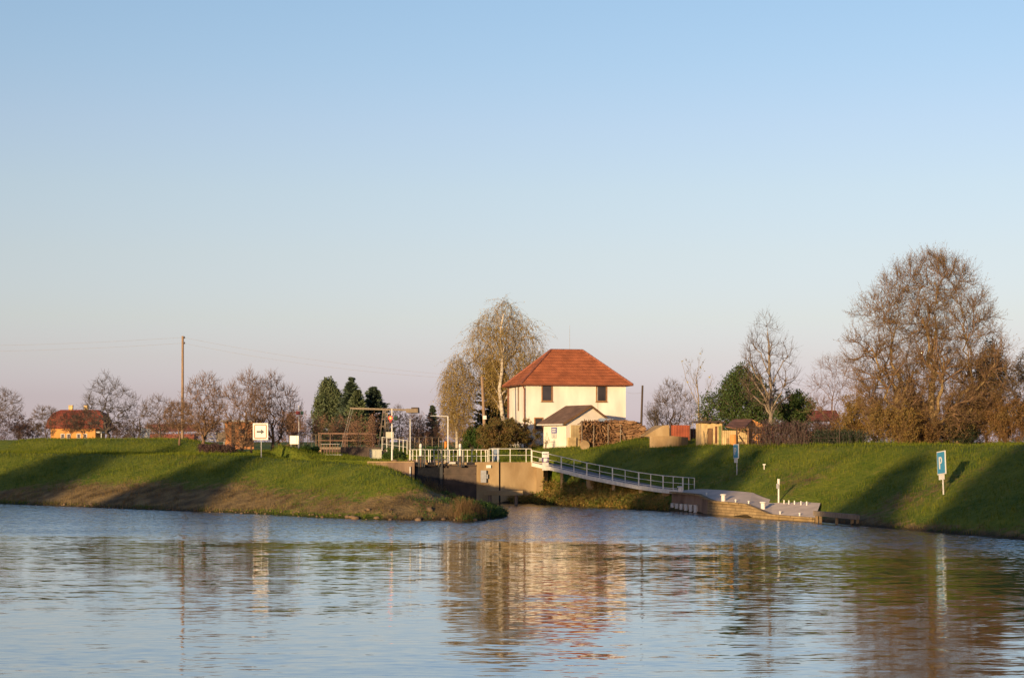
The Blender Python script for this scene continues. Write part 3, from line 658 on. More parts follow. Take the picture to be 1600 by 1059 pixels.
def conifer(name, label, px, d, H, Rd, m, seed, base=None, nb=330, droop=-.02, pw=.9, irregular=.15, z0=.08, card=.34, group=None, per=26):
    g = np.random.default_rng(seed); x, y = X(px, d), d; z = gz(x, y) if base is None else base
    root = thing(name, label, 'tree', (x, y, z - .05), 0, group)
    v, q = tubes(np.array([[(0, 0, k * H / 6) for k in range(7)]], float), np.linspace(.2, .03, 7)[None], 7); np_mesh('trunk', v, q, M['barkdark'], root, smooth=True)
    t = z0 + (1 - z0) * g.random(nb) ** 1.15; a = g.uniform(0, 6.28, nb); ln = Rd * (1 - t) ** pw * g.uniform(1 - irregular * 3, 1 + irregular, nb) + .15
    pos = np.stack([0 * t, 0 * t, t * H], -1); K = 5; Pp = np.zeros((nb, K, 3)); u = np.linspace(0, 1, K)
    for k in range(K):
        Pp[:, k] = pos + np.stack([np.cos(a) * ln * u[k], np.sin(a) * ln * u[k], ln * (droop * u[k] * 4 + .25 * u[k] ** 2)], -1)
    v, q = tubes(Pp, np.tile(np.linspace(.03, .008, K), (nb, 1)), 3); cr_ = np_mesh('crown', v, q, M['barkdark'], root)
    pts = along(g, Pp, per, .15); dirs = np.repeat((Pp[:, -1] - Pp[:, 0]) / (ln[:, None] + 1e-6), per, 0)
    pts += g.normal(0, .09, pts.shape) * np.array([1, 1, .8])
    v, q = cards(g, pts, card, dirs=dirs, asp=.35); np_mesh('foliage', v, q, m, cr_)
    return root

def shrub(name, label, cat, px, d, H, Wd, leaf, seed, leaves=6, lsize=.12, depth=None, base=None, bark=None, n=(7, 6, 5), stems=9, group=None, ang=(45, 45, 45), frac=1.):
    res = bare(seed, H, Wd, r=.035, n=n, ang=ang, ln=(.6, .55, .5), stems=stems, spread=.8, depth=depth, rmin=.005, t0=.12, tfrac=.8, up=.05)
    return plant(name, label, cat, px, d, res, 1, bark or M['bark'], leaf, leaves, lsize, .1, base, group, lsd=.08, seed=seed, frac=frac)

def H_(py, d, base): return Z(py, d) - base + .05

# ================================================================== BUILDINGS
def hip_roof(mb, W_, D_, z0, rise, ov):
    w_, d_ = W_ + 2 * ov, D_ + 2 * ov; r = (w_ - d_) / 2
    y0, y1 = -ov, D_ + ov
    vs = [(-ov, y0, z0), (W_ + ov, y0, z0), (W_ + ov, y1, z0), (-ov, y1, z0), (W_ / 2 - r, D_ / 2, z0 + rise), (W_ / 2 + r, D_ / 2, z0 + rise)]
    mb.add(vs, [(0, 1, 5, 4), (1, 2, 5), (2, 3, 4, 5), (3, 0, 4), (3, 2, 1, 0)]); return [Vector(v) for v in vs]
def wall_box(mb, W_, D_, z0, z1): mb.box((W_ / 2, D_ / 2, (z0 + z1) / 2), (W_, D_, z1 - z0))
def window(parent, x, z, w_, h_, y=0, fm=None, nx=1, sill=True, glass=None):
    """frame proud of a wall facing -y with a pane set back in it"""
    fm = fm or M['framewood']; f = MB(); t = .11
    f.box((x, y - .03, z + h_ - t / 2), (w_, .08, t)); f.box((x, y - .03, z + t / 2), (w_, .08, t))
    for sx in (-1, 1): f.box((x + sx * (w_ / 2 - t / 2), y - .03, z + h_ / 2), (t, .08, h_ - 2 * t))
    for k in range(1, nx): f.box((x - w_ / 2 + w_ * k / nx, y - .03, z + h_ / 2), (.05, .06, h_ - 2 * t))
    wf = f.build('window', fm, parent)
    MB().box((x, y - .01, z + h_ / 2), (w_ - 2 * t, .03, h_ - 2 * t)).build('pane', glass or M['glass'], wf)
    if sill: MB().box((x, y - .06, z - .03), (w_ + .12, .14, .06)).build('sill', M['wood'], wf)
    return wf

# ---- the white two-storey house
dH = 168.0; hb = 4.3
house = thing('white_house', 'white two storey house with a hipped red tile roof beside the lock', 'house', (X(820.5, dH), dH, hb), R(13))
W_, D_, ez = 10.2, 6.9, Z(600, dH) - hb
mb = MB(); wall_box(mb, W_, D_, -.8, ez); mb.build('wall', M['plaster'], house)
mb = MB(); hr = hip_roof(mb, W_, D_, ez + .03, Z(547, dH + 4) - hb - ez, .55); rf = mb.build('roof', M['rooftile'], house)
mb = MB()
for a, b in ((0, 4), (1, 5), (2, 5), (3, 4), (4, 5)):
    n = 16; mb_a, mb_b = hr[a], hr[b]
    for k in range(n): mb.tube(mb_a.lerp(mb_b, k / n), mb_a.lerp(mb_b, (k + 1.06) / n), .12, .10, 7)
mb.build('ridge_tiles', M['ridge'], rf)
gt = MB()
c = [hr[0], hr[1], hr[2], hr[3]]
for a, b in ((0, 1), (1, 2), (2, 3), (3, 0)): gt.bar(c[a] + Vector((0, 0, -.06)), c[b] + Vector((0, 0, -.06)), .14, .16)
gt.build('gutter', M['brownmetal'], rf)
mb = MB(); mb.tube((3.2 + 2.2, D_ / 2, ez + 3.2), (5.4, D_ / 2, ez + 6.0), .02, .012, 5); mb.build('antenna', M['greymetal'], rf)
for px in (855, 942): window(house, (px - 820.5) / 16.07 / math.cos(R(11)), Z(627, dH) - hb, 1.12, 1.62)
window(house, 1.35, Z(672, dH) - hb, .9, 1.25)
mb = MB(); mb.tube((-.10, -.10, ez - .5), (-.10, -.10, -.5), .06, .06, 8); mb.tube((-.10, -.10, ez - .5), (-.35, -.35, ez - .02), .06, .06, 8); mb.build('downpipe', M['brownmetal'], house)
mb = MB(); mb.tube((-.10, D_ + .05, ez - .1), (-.10, D_ + .05, -.5), .07, .07, 8); mb.build('downpipe', M['brownmetal'], house)
# narrow shutter on the side wall
mb = MB(); mb.box((-.05, 2.6, ez - 1.35), (.06, .10, 2.4)); mb.build('shutter', M['wood'], house)
mb = MB(); mb.box((-.03, 2.95, ez - 1.35), (.05, .55, 2.3)); mb.build('side_window', M['dirtywhite'], house)
mb = MB(); mb.tube(((936 - 820.5) / 15.8, -.03, 2.2), ((936 - 820.5) / 15.8, -.03, ez), .02, .02, 5); mb.build('cable', M['dirtywhite'], house)

# ---- the small gabled hut
dh = 159.0; hz = 4.35
hut = thing('gabled_hut', 'small white hut with a brown pitched roof in front of the house', 'hut', (X(884.5, dh), dh, hz), R(31))
Lh, Wh, eh, rise = 3.9, 4.9, Z(659, dh) - hz, 1.42
# local: x along the gable wall (right), y back along the ridge
mb = MB(); mb.prism([(0, 0, -.5), (Wh, 0, -.5), (Wh, 0, eh), (Wh / 2 + .25, 0, eh + rise), (0, 0, eh)], (0, Lh, 0)); mb.build('wall', M['plaster2'], hut)
mb = MB(); mb.box((Wh / 2, Lh / 2, -.1), (Wh + .08, Lh + .08, .5)); mb.build('plinth', M['plinth'], hut)
t = .10; pk = Wh / 2 + .25
mb = MB()
mb.prism([(-.5, -.18, eh - .22), (pk, -.18, eh + rise + .07), (pk, -.18, eh + rise + .07 + t), (-.5, -.18, eh - .22 + t)], (0, Lh + .5, 0))
mb.prism([(pk + .004, -.18, eh + rise + .07), (Wh + .6, -.18, eh - .28), (Wh + .6, -.18, eh - .28 + t), (pk + .004, -.18, eh + rise + .07 + t)], (0, Lh + .5, 0))
rfh = mb.build('roof', M['shingle'], hut)
mb = MB(); mb.bar((-.46, -.21, eh - .26), (pk, -.21, eh + rise + .03), .06, .16); mb.bar((pk, -.21, eh + rise + .03), (Wh + .56, -.21, eh - .32), .06, .16); mb.build('bargeboard', M['wood'], rfh)
mb = MB(); mb.bar((-.54, -.30, eh - .24), (-.54, Lh + .3, eh - .24), .10, .12); mb.build('gutter', M['dirtywhite'], rfh)
mb = MB(); mb.box((1.35, -.03, .95), (1.7, .06, 2.5)); mb.build('gate_panel', M['yellowboard'], hut)
mb = MB(); mb.box((.55, -.12, .35), (.85, .18, 1.4)); mb.build('low_door', M['yellowwall'], hut)
mb = MB(); mb.box((-.03, 2.0, eh - .75), (.05, .9, .55)); wl = mb.build('notice_board', M['noticeblue'], hut)
mb = MB(); mb.box((-.03, 2.0, eh - 1.27), (.05, .9, .45)); mb.build('notice_sheet', M['dirtywhite'], wl)
mb = MB(); mb.box((-.065, 2.0, eh - .66), (.02, .6, .12)); mb.box((-.065, 2.0, eh - .86), (.02, .6, .10)); mb.build('lettering', M['white'], wl)
mb = MB(); mb.prism([(Wh + .1, .3, eh - .45), (Wh + 1.5, .3, eh - .95), (Wh + 1.5, .3, eh - .87), (Wh + .1, .3, eh - .37)], (0, 2.6, 0)); mb.box((Wh + 1.4, .4, eh - 1.9), (.12, .12, 2.0)); mb.build('lean_to', M['darkwood'], hut)
# tarp-covered trailer behind the wood pile
tp = thing('covered_trailer', 'blue grey sheet over a low load beside the hut gable', 'tarpaulin', (X(947, 158), 158, gz(X(947, 158), 158)))
zt = Z(653, 158) - tp.location.z
mb = MB(); mb.prism([(-1.1, 0, .3), (1.1, 0, .3), (1.15, 0, zt - .45), (.6, 0, zt - .05), (-.5, 0, zt), (-1.1, 0, zt - .35)], (0, 1.4, 0)); mb.build('sheet', M['tarp'], tp)
for k in (-.6, .6): mb = MB(); mb.box((k, .7, .15), (.2, 1.5, .3)); mb.build('bearer', M['darkwood'], tp)

# ---- wood pile
dw = 154.0; x0, x1 = X(908, dw), X(1003, dw)
g = np.random.default_rng(5)
pile = thing('wood_pile', 'long pile of cut brown branches held by pale stakes beside the hut', 'wood pile', ((x0 + x1) / 2, dw, gz((x0 + x1) / 2, dw)))
ctr = []
n = 2600; xs = g.uniform(x0, x1, n); top = np.interp(xs, [x0, X(945, dw), X(960, dw), X(985, dw), x1], [Z(658, dw), Z(659, dw), Z(657, dw), Z(658, dw), Z(666, dw)])
bz = height(xs, np.full(n, dw))[0] - .1; zz = bz + (top - bz) * g.random(n); yy = dw + g.uniform(-.1, 1.0, n)
K = 3; ln = g.uniform(.3, .75, n); dr = np.where((xs < X(960, dw))[:, None], g.normal(0, 1, (n, 3)) * [.45, .9, .55], g.normal(0, 1, (n, 3)) * [1., .15, .08]); dr /= np.linalg.norm(dr, axis=1, keepdims=True)
ln = np.where(xs > X(960, dw), ln * 1.6, ln)
Pp = np.stack([xs, yy, zz], -1)[:, None] + dr[:, None] * (np.linspace(-.5, .5, K)[None, :, None] * ln[:, None, None]); Pp -= np.array(pile.location)
v, q = tubes(Pp, np.tile(np.array([.035, .05, .032]), (n, 1)) * g.uniform(.6, 1.5, n)[:, None], 5); np_mesh('branches', v, q, M['logs'], pile)
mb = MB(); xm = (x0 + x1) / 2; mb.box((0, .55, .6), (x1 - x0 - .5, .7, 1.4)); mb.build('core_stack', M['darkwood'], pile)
for px, lean in ((909, 0), (927, .05), (950, 0), (969, .03)):
    mb = MB(); xx = X(px, dw) - xm; zb = gz(X(px, dw), dw - .3) - pile.location.z
    mb.tube((xx, -.3, zb - .2), (xx + lean, -.25, Z(657 if px < 920 else 663, dw) - pile.location.z), .05, .045, 7)
    if px == 969: mb.tube((xx + .05, -.3, zb + 1.1), (xx + .5, -.5, zb), .03, .03, 6)
    mb.build('stake', M['woodgrey'], pile)
# leaning round slab at the foot of the hut
mb = MB(); mb.lathe((0, 0, 0), [(.0, -.06), (.42, -.06), (.45, 0), (.42, .06), (0, .06)], 18); o = mb.build('round_slab', M['concrete']); o.location = (X(914, 153.3), 153.3, gz(X(914, 153.3), 153.3) + .36); o.rotation_euler = (R(72), 0, R(15)); tag(o, 'round stone slab leaning against the branch pile', 'stone slab')

# ---- mound: concrete ring wall, wedge, red fence
dm = 149.5
mb = MB(); n = 14; xa, xb = X(1014, dm), X(1077, dm - 1)
pts = []
for k in range(n + 1):
    u = k / n; pts.append((xa + (xb - xa) * u, dm - 1.2 * math.sin(math.pi * min(1, u * .6 + .2)) * 1.3 + 1.8 * max(0, u - .75) * 2))
for a, b in zip(pts[:-1], pts[1:]):
    za = Z(697, dm) - .2; zt = Z(681, dm)
    mb.prism([(a[0], a[1], za), (b[0], b[1], za), (b[0], b[1] + .35, za), (a[0], a[1] + .35, za)], (0, 0, zt - za - .25 * max(0, (b[0] - xa) / (xb - xa) - .6)))
tag(mb.build('concrete_wall', M['concrete']), 'low curved concrete retaining wall on the grassy mound', 'wall')
dwg = 152.5
mb = MB(); mb.prism([(X(1006, dwg), dwg, Z(682, dwg)), (X(1046, dwg), dwg, Z(684, dwg)), (X(1046, dwg), dwg, Z(663.5, dwg)), (X(1036, dwg), dwg, Z(664.5, dwg)), (X(1024, dwg), dwg, Z(671, dwg))], (-.6, 2.2, 0)); tag(mb.build('concrete_ramp', M['concrete'], bev=.03), 'sloping concrete wedge rising beside the red board fence', 'ramp')
df = 152.0
fc = thing('red_fence', 'dull red board fence panel on the mound behind the curved wall', 'fence', (X(1062, df), df, Z(694, df)))
mb = MB(); mb.box((0, 0, (Z(664, df) - Z(694, df)) / 2), (X(1078, df) - X(1046.5, df), .06, Z(664, df) - Z(694, df))); mb.build('panel', M['redboard'], fc)
for px in (1047, 1078):
    mb = MB(); mb.box((X(px, df) - X(1062, df), -.08, .85), (.09, .09, 1.9)); mb.build('post', M['darkwood'], fc)
df = 153.0
fc = thing('brown_fence', 'dark brown board fence between the red panel and the yellow shed', 'fence', (X(1088, df), df, Z(696, df)))
mb = MB(); mb.box((0, 0, .75), (X(1098, df) - X(1079.5, df), .05, 1.5)); mb.build('panel', M['brownboard'], fc)
for px, tilt in ((1083, .05), (1092, .25)):
    mb = MB(); mb.tube((X(px, df) - X(1088, df), -.15, -.2), (X(px, df) - X(1088, df) + tilt, -.15, 1.6), .035, .03, 6); mb.build('post', M['woodgrey'], fc)

# ---- yellow shed
ds = 144.0; zs = 4.0
sh = thing('yellow_shed', 'narrow yellow shed with a flat ragged brown roof behind the dike', 'shed', (X(1096, ds), ds, zs), R(6))
ws = X(1129, ds) - X(1096, ds); ht = Z(661, ds) - zs
mb = MB(); mb.box((ws / 2, 1.1, ht / 2), (ws, 2.2, ht)); mb.build('wall', M['yellowwall'], sh)
mb = MB()
for k in range(9): mb.box((-.2 + (ws + .4) * (k + .5) / 9, .95, ht + .10 + .05 * math.sin(k * 2.3)), ((ws + .4) / 9 - .01, 2.8, .12 + .03 * (k % 2)))
mb.build('roof', M['darkwood'], sh)
mb = MB(); mb.box((.72, -.04, ht * .42), (.42, .06, ht * .84)); mb.build('door', M['wood'], sh)
mb = MB(); mb.box((1.23, -.03, ht * .62), (.16, .05, ht * .55)); mb.build('window', M['brownboard'], sh)
mb = MB(); mb.box((1.56, -.03, ht * .46), (.22, .05, ht * .9)); mb.build('green_door', mat('olive_paint', (.16, .17, .06), .7), sh)
mb = MB(); mb.tube((.15, -.3, 0), (.5, -.15, ht * .8), .03, .02, 5); mb.tube((.35, -.3, 0), (.1, -.15, ht * .75), .03, .02, 5); mb.build('climbing_stem', M['bark'], sh)

# ---- open shelter with a tiled roof
dsx = 141.0; zs = 4.0
sh = thing('tiled_shelter', 'open timber shelter with a sagging brown tiled roof and ochre back wall', 'shelter', (X(1129.5, dsx), dsx, zs), R(-4))
s_ = F / dsx; wx = lambda px: (px - 1129.5) / s_; hz_ = lambda py: Z(py, dsx) - zs
mb = MB(); mb.box((wx(1151), 2.3, hz_(672) / 2), (wx(1172), .12, hz_(672))); mb.build('wall', M['yellowboard'], sh)
mb = MB()
N = 10
for k in range(N):
    u0, u1 = k / N, (k + 1) / N
    sag = lambda u: -.12 * math.sin(math.pi * u)
    x_lo = lambda u: wx(1133) + (wx(1163) - wx(1133)) * u; x_hi = lambda u: wx(1150) + (wx(1179) - wx(1150)) * u
    a = [(x_lo(u0), -.6, hz_(667) + sag(u0) + .0), (x_lo(u1), -.6, hz_(667 + (k + 1) * .25) + sag(u1)), (x_hi(u1), 2.7, hz_(655.5)), (x_hi(u0), 2.7, hz_(655.5))]
    mb.add(a + [(p[0], p[1], p[2] + .08) for p in a], [(3, 2, 1, 0), (4, 5, 6, 7), (0, 1, 5, 4), (1, 2, 6, 5), (2, 3, 7, 6), (3, 0, 4, 7)])
mb.build('roof', M['shelterroof'], sh)
for px, y in ((1151, -.4), (1168, -.3), (1171, 2.0)):
    mb = MB(); mb.box((wx(px), y, hz_(668) / 2), (.14, .14, hz_(668))); mb.build('post', M['wood'], sh)
for a, b in (((1151, 670), (1168, 669)), ((1152, 678), (1160, 669)), ((1154, 680), (1166, 697)), ((1168, 680), (1161, 672))):
    mb = MB(); mb.bar((wx(a[0]), -.35, hz_(a[1])), (wx(b[0]), -.3, hz_(b[1])), .08, .10); mb.build('brace', M['wood'], sh)
mb = MB()
for k in range(5): mb.box((wx(1135) + .12 * k + .05, -.2, .45 + .3), (.07, .05, 1.1))
mb.build('slat_panel', M['wood'], sh)
dsx = 143.5
oh = thing('orange_shed', 'bright orange rendered shed with a low gable behind the shelter', 'shed', (X(1176, dsx), dsx, 4.0), R(4))
wo = X(1206, dsx) - X(1176, dsx); e1, e2, e3 = Z(668, dsx) - 4, Z(657, dsx) - 4, Z(665, dsx) - 4
mb = MB(); mb.prism([(0, 0, -.3), (wo, 0, -.3), (wo, 0, e3 - .15), (wo * .35, 0, e2 - .3), (.05, 0, e2 + .02), (0, 0, e2)], (0, 2.4, 0)); mb.build('wall', M['orangewall'], oh)
mb = MB(); mb.prism([(-.1, -.1, e2 + .03), (wo * .35, -.1, e2 - .26), (wo + .1, -.1, e3 - .14), (wo + .1, -.1, e3 - .06), (wo * .35, -.1, e2 - .18), (-.1, -.1, e2 + .11)], (0, 2.6, 0)); mb.build('roof', M['orangewall'], oh)
mb = MB(); mb.lathe((0, 0, 0), [(.0, 0), (.28, .02), (.30, .3), (.30, .75), (.26, .85), (0, .87)], 12); o = mb.build('storage_barrel', M['orangewall']); o.location = (X(1146, 139.5), 139.5, gz(X(1146, 139.5), 139.5)); tag(o, 'rusty orange drum at the foot of the shelter posts', 'barrel')

# ---- far orange house on the left with a half-hipped red roof
do = 330.0; zo = 3.4; so_ = F / do
oh = thing('apricot_house', 'apricot house with a large red mansard roof and two chimneys beyond the dike', 'house', (X(79, do), do, zo))
wx = lambda px: (px - 79) / so_; zz_ = lambda py: Z(py, do) - zo; Dp = 8.0
mb = MB(); mb.box((wx(149) / 2, Dp / 2, zz_(667) / 2 - .2), (wx(149), Dp, zz_(667) + .4)); mb.build('wall', M['orangehouse'], oh)
prof = [(0, 669.5), (1.1, 655), (2.6, 645), (4.0, 639.5)]
mb = MB(); rings = []
for yv, py in prof:
    xin = {669.5: -1.0, 655: -0.6, 645: 0.2, 639.5: 2.2}[py] * .62
    rings.append([(wx(79) + xin - .35, yv - .4, zz_(py)), (wx(157) - xin, yv - .4, zz_(py)), (wx(157) - xin, Dp - yv + .4, zz_(py)), (wx(79) + xin - .35, Dp - yv + .4, zz_(py))])
vs = [p for r_ in rings for p in r_]; fs = [(3, 2, 1, 0), (12, 13, 14, 15)]
for k in range(3):
    for i in range(4): fs.append((4 * k + i, 4 * k + (i + 1) % 4, 4 * k + 4 + (i + 1) % 4, 4 * k + 4 + i))
mb.add(vs, fs); ro = mb.build('roof', M['farroof'], oh)
for px in (102.5, 127):
    mb = MB(); mb.box((wx(px), Dp / 2, zz_(639)), (.75, .7, 1.5)); mb.box((wx(px), Dp / 2, zz_(639) + .78), (.9, .85, .1)); mb.build('chimney', M['yellowwall'], ro)
for px in (98, 107.5, 123, 133): window(oh, wx(px), zz_(685), .75, .95, 0, M['dirtywhite'], 1, False)
mb = MB(); mb.box((wx(153), 1.5, zz_(675)), (wx(160) - wx(150), 2.5, .25)); mb.box((wx(157.5), .4, zz_(675) / 2), (.15, .15, zz_(675))); mb.build('porch', M['dirtywhite'], oh)

# ---- far dark red barn, leaning white sheet, brick shed, small wall
dB = 260.0; s_ = F / dB
bn_ = thing('red_barn', 'long low dark red barn half hidden by the orchard trees', 'barn', (X(228, dB), dB, 3.4), R(3)); wb = 75 / s_
mb = MB(); mb.box((wb / 2, 2.5, 1.4), (wb, 5, 2.8)); mb.build('wall', M['reddark'], bn_)
e = Z(672, dB) - 3.4; rz_ = Z(662, dB) - 3.4
mb = MB(); mb.prism([(-.2, -.35, e - .15), (-.2, 2.5, rz_), (-.2, 5.35, e - .15)], (wb + .4, 0, 0)); mb.build('roof', M['reddark'], bn_)
mb = MB(); mb.box((wb * .78, -.04, 1.1), (1.4, .06, 2.2)); mb.build('door', M['darkwood'], bn_)
o = MB().box((0, 0, 0), (15 / F * 205, .06, 1.25)).build('white_board', M['dirtywhite']); o.location = (X(227, 205), 205, Z(677, 205)); o.rotation_euler = (R(-6), R(7), 0); tag(o, 'tilted pale board standing on the dike among orchard trees', 'board')
db = 190.0; s_ = F / db
bs = thing('brick_shed', 'orange brick shed with a pale flat roof behind the arrow sign', 'shed', (X(351, db), db, 4.2), R(9))
wbk, hbk = 45 / s_, Z(659, db) - 4.2
mb = MB(); mb.box((wbk / 2, 1.6, hbk / 2), (wbk, 3.2, hbk)); mb.build('wall', M['brick'], bs)
mb = MB(); mb.box((wbk / 2 - .1, 1.6, hbk + .10), (wbk + .7, 3.9, .18)); mb.build('roof', M['dirtywhite'], bs)
mb = MB(); mb.box((.9, -.04, hbk * .5), (.35, .06, hbk * .95)); mb.build('door', M['darkwood'], bs)
mb = MB(); mb.box((1.9, -.03, hbk * .62), (.6, .05, .7)); mb.build('window', M['glass'], bs)
mb = MB(); mb.tube((-.06, -.06, 0), (-.06, -.06, hbk), .05, .05, 6); mb.build('downpipe', M['dirtywhite'], bs)
fn = thing('white_fence', 'short pale slatted fence beside the brick shed', 'fence', (X(338, 186), 186, Z(690, 186)))
for k in range(2):
    mb = MB(); mb.box((-.9 + k * .9, 0, .5), (.06, .06, 1.0)); mb.build('post', M['dirtywhite'], fn)
mb = MB(); [mb.box((-.45, 0, z), (.95, .04, .06)) for z in (.2, .55, .95)]; mb.build('rail', M['dirtywhite'], fn)
mb = MB(); mb.box((.5, 0, .5), (1.0, .06, 1.0)); mb.build('panel', M['woodgrey'], fn)
dR = 205.0
rh = thing('red_roofed_house', 'distant house with a red roof glimpsed through bare trees by the hedge', 'house', (X(1258, dR), dR, 3.6)); wr = 52 / F * dR
mb = MB(); mb.box((wr / 2, 3, 1.3), (wr, 6, 2.6)); mb.build('wall', M['orangehouse'], rh)
e = Z(655, dR) - 3.6; k_ = Z(640, dR) - 3.6
mb = MB(); mb.prism([(-.3, -.5, e - .2), (-.3, 3, k_), (-.3, 6.5, e - .2)], (wr + .6, 0, 0)); mb.build('roof', M['farroof'], rh)
for k in (1.0, 2.7): window(rh, k, .9, .8, 1.0, 0, M['dirtywhite'], 2, False)

# ================================================================== LOCK
lw = thing('lock_wall', 'old stained concrete wing wall left of the dark lock gate', 'lock wall', (X(610, 140), 140, 3.3))
zt = Z(722, 140.3)
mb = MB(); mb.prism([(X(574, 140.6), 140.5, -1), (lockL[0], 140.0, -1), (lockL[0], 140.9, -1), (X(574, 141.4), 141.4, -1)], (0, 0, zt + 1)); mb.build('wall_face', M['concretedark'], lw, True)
mb = MB(); mb.box((X(611, 140.6), 140.75, zt + .03), (X(648, 140) - X(575, 140), 1.1, .10)); mb.build('coping', M['concrete'], lw, True)
mb = MB(); mb.box((lockL[0] - .35, 139.93, 1.4), (.10, .14, 3.2)); mb.build('edge_iron', M['dirtywhite'], lw, True)
# side walls of the lock chamber
for nm, p, sgn, lab in (('chamber_wall', lockL, -1, 'left inner wall of the lock chamber behind the gates'), ('chamber_wall', lockR, 1, 'right inner wall of the lock chamber behind the gates')):
    p0 = Vector((p[0], p[1], 0)) + Vector((ax.x, ax.y, 0)) * 1.2; p1 = p0 + Vector((ax.x, ax.y, 0)) * 58; nrm_ = Vector((ax.y, -ax.x, 0)) * sgn * .7
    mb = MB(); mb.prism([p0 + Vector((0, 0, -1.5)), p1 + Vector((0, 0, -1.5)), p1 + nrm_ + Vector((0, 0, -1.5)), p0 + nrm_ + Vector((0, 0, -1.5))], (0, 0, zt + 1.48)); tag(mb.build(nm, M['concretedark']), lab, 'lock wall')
rw = thing('lock_wall', 'warm ochre concrete wing wall right of the lock gate with a dark slot', 'lock wall', (X(790, 141.5), 141.5, 3.3))
zr = Z(721.5, 141.8)
mb = MB(); mb.prism([(lockR[0], 141.3, -1), (X(779.5, 141.45), 141.45, -1), (X(779.5, 143.8), 143.8, -1), (lockR[0], 143.8, -1)], (0, 0, zr + 1)); mb.build('wall_face', M['concrete'], rw, True)
mb = MB(); mb.prism([(X(782, 141.5), 141.5, -1), (X(856, 142.6), 142.6, -1), (X(856, 144.2), 144.2, -1), (X(782, 143.9), 143.9, -1)], (0, 0, zr + 1 - .02)); mb.build('wall_face', M['concrete'], rw, True)
mb = MB(); mb.box((X(780.7, 141.8), 141.9, 1.1), (.16, .3, zr * 2 - 2.4)); mb.build('joint_slot', M['blackmetal'], rw, True)
mb = MB(); mb.box((X(755.5, 141.3), 141.18, Z(744, 141.3)), (.46, .16, 1.0)); mb.box((X(761, 141.3), 141.2, Z(744, 141.3)), (.14, .1, .35)); mb.build('ladder_recess', M['greymetal'], rw, True)
mb = MB(); mb.box((X(763.5, 141.3), 141.24, Z(728.5, 141.3)), (.38, .04, .24)); mb.build('level_plate', M['white'], rw, True)
# gates: two mitred leaves meeting in a recessed corner
A, B_ = Vector((lockL[0], 140.45, 0)), Vector((lockR[0], 141.55, 0)); Cn = (A + B_) / 2 + Vector((ax.x, ax.y, 0)) * .95 + Vector((-.15, 0, 0)); ztg = Z(727.5, 141.3)
for a, b, lab, m in ((A, Cn, 'left leaf of the mitred lock gate coloured black as shade', M['blackmetal']), (B_, Cn, 'rust brown right leaf of the mitred lock gate', M['gate'])):  # left leaf coloured black for facing away from the sun
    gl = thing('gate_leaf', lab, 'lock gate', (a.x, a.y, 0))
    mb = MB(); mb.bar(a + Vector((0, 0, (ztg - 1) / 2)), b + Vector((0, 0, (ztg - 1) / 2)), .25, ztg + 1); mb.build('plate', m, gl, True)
    off = Vector((0, -.16, 0))
    for z in (.6, 1.5, 2.4):
        mb = MB(); mb.bar(a.lerp(b, .04) + off + Vector((0, 0, z)), a.lerp(b, .96) + off + Vector((0, 0, z)), .10, .10); mb.build('stiffener', m, gl, True)
    mb = MB(); mb.bar(a + off * .5 + Vector((0, 0, ztg + .03)), b + off * .5 + Vector((0, 0, ztg + .03)), .55, .08); mb.build('walkway', M['darkwood'], gl, True)
mb = MB(); mb.box((Cn.x, Cn.y - .22, (ztg - 1) / 2 + .1), (.24, .2, ztg + 1.2)); tag(mb.build('mitre_post', M['blackmetal']), 'black vertical post where the two gate leaves meet', 'gate post')
# hydraulic posts and lever frame on the gates
for px, d, lab in ((657.5, 140.6, 'white capped black gate post beside the grey lamp post'), (719, 141.2, 'white capped black gate post right of the white lamp post')):
    gp = thing('gate_post', lab, 'gate mechanism', (X(px, d), d - .25, Z(729, d)))
    hh = Z(693, d) - Z(729, d)
    mb = MB(); mb.lathe((0, 0, 0), [(.105, hh * .46), (.115, hh * .47), (.115, hh * .80), (.10, hh * .81)], 14); mb.lathe((0, 0, 0), [(.10, hh * .835), (.11, hh * .84), (.11, hh * .97), (.07, hh)], 14); mb.build('cylinder', M['white'], gp, smooth=False)
    mb = MB(); mb.lathe((0, 0, 0), [(.09, hh * .81), (.09, hh * .835)], 12); mb.build('band', M['blackmetal'], gp)
    mb = MB(); mb.box((-.14, 0, hh * .23), (.13, .24, hh * .46)); mb.box((.14, 0, hh * .23), (.13, .24, hh * .46)); mb.box((0, 0, hh * .44), (.42, .26, .10)); mb.box((.30, .05, hh * .36), (.10, .14, hh * .72)); mb.build('frame', M['blackmetal'], gp)
    mb = MB(); mb.tube((0, -.02, 0), (0, -.02, hh * .44), .035, .035, 8); mb.build('piston', M['rustmetal'], gp)
lf = thing('lever_frame', 'black winding frame between the two white capped gate posts', 'gate mechanism', (X(688, 141), 140.9, Z(729, 141)))
mb = MB(); [mb.box((x, 0, .75), (.11, .14, 1.5)) for x in (-.14, .14)]; mb.build('upright', M['blackmetal'], lf)
mb = MB(); mb.box((0, -.03, .62), (1.1, .12, .08)); mb.box((-.45, -.03, .35), (.07, .1, .5)); mb.build('crossbar', M['blackmetal'], lf)
# stop beam on the right of the channel
bm_ = thing('fender_beam', 'pale concrete fender beam on short piles below the right lock wall', 'beam', (X(787, 138), 138, .2))
mb = MB(); mb.box((0, 0, .72), (X(817, 138) - X(757, 138), .5, .36)); mb.build('beam', M['concrete'], bm_, bev=.03)
for x in (-1.1, 1.0):
    mb = MB(); mb.tube((x, 0, -1.4), (x, 0, .54), .14, .14, 8); mb.build('pile', M['concretedark'], bm_)

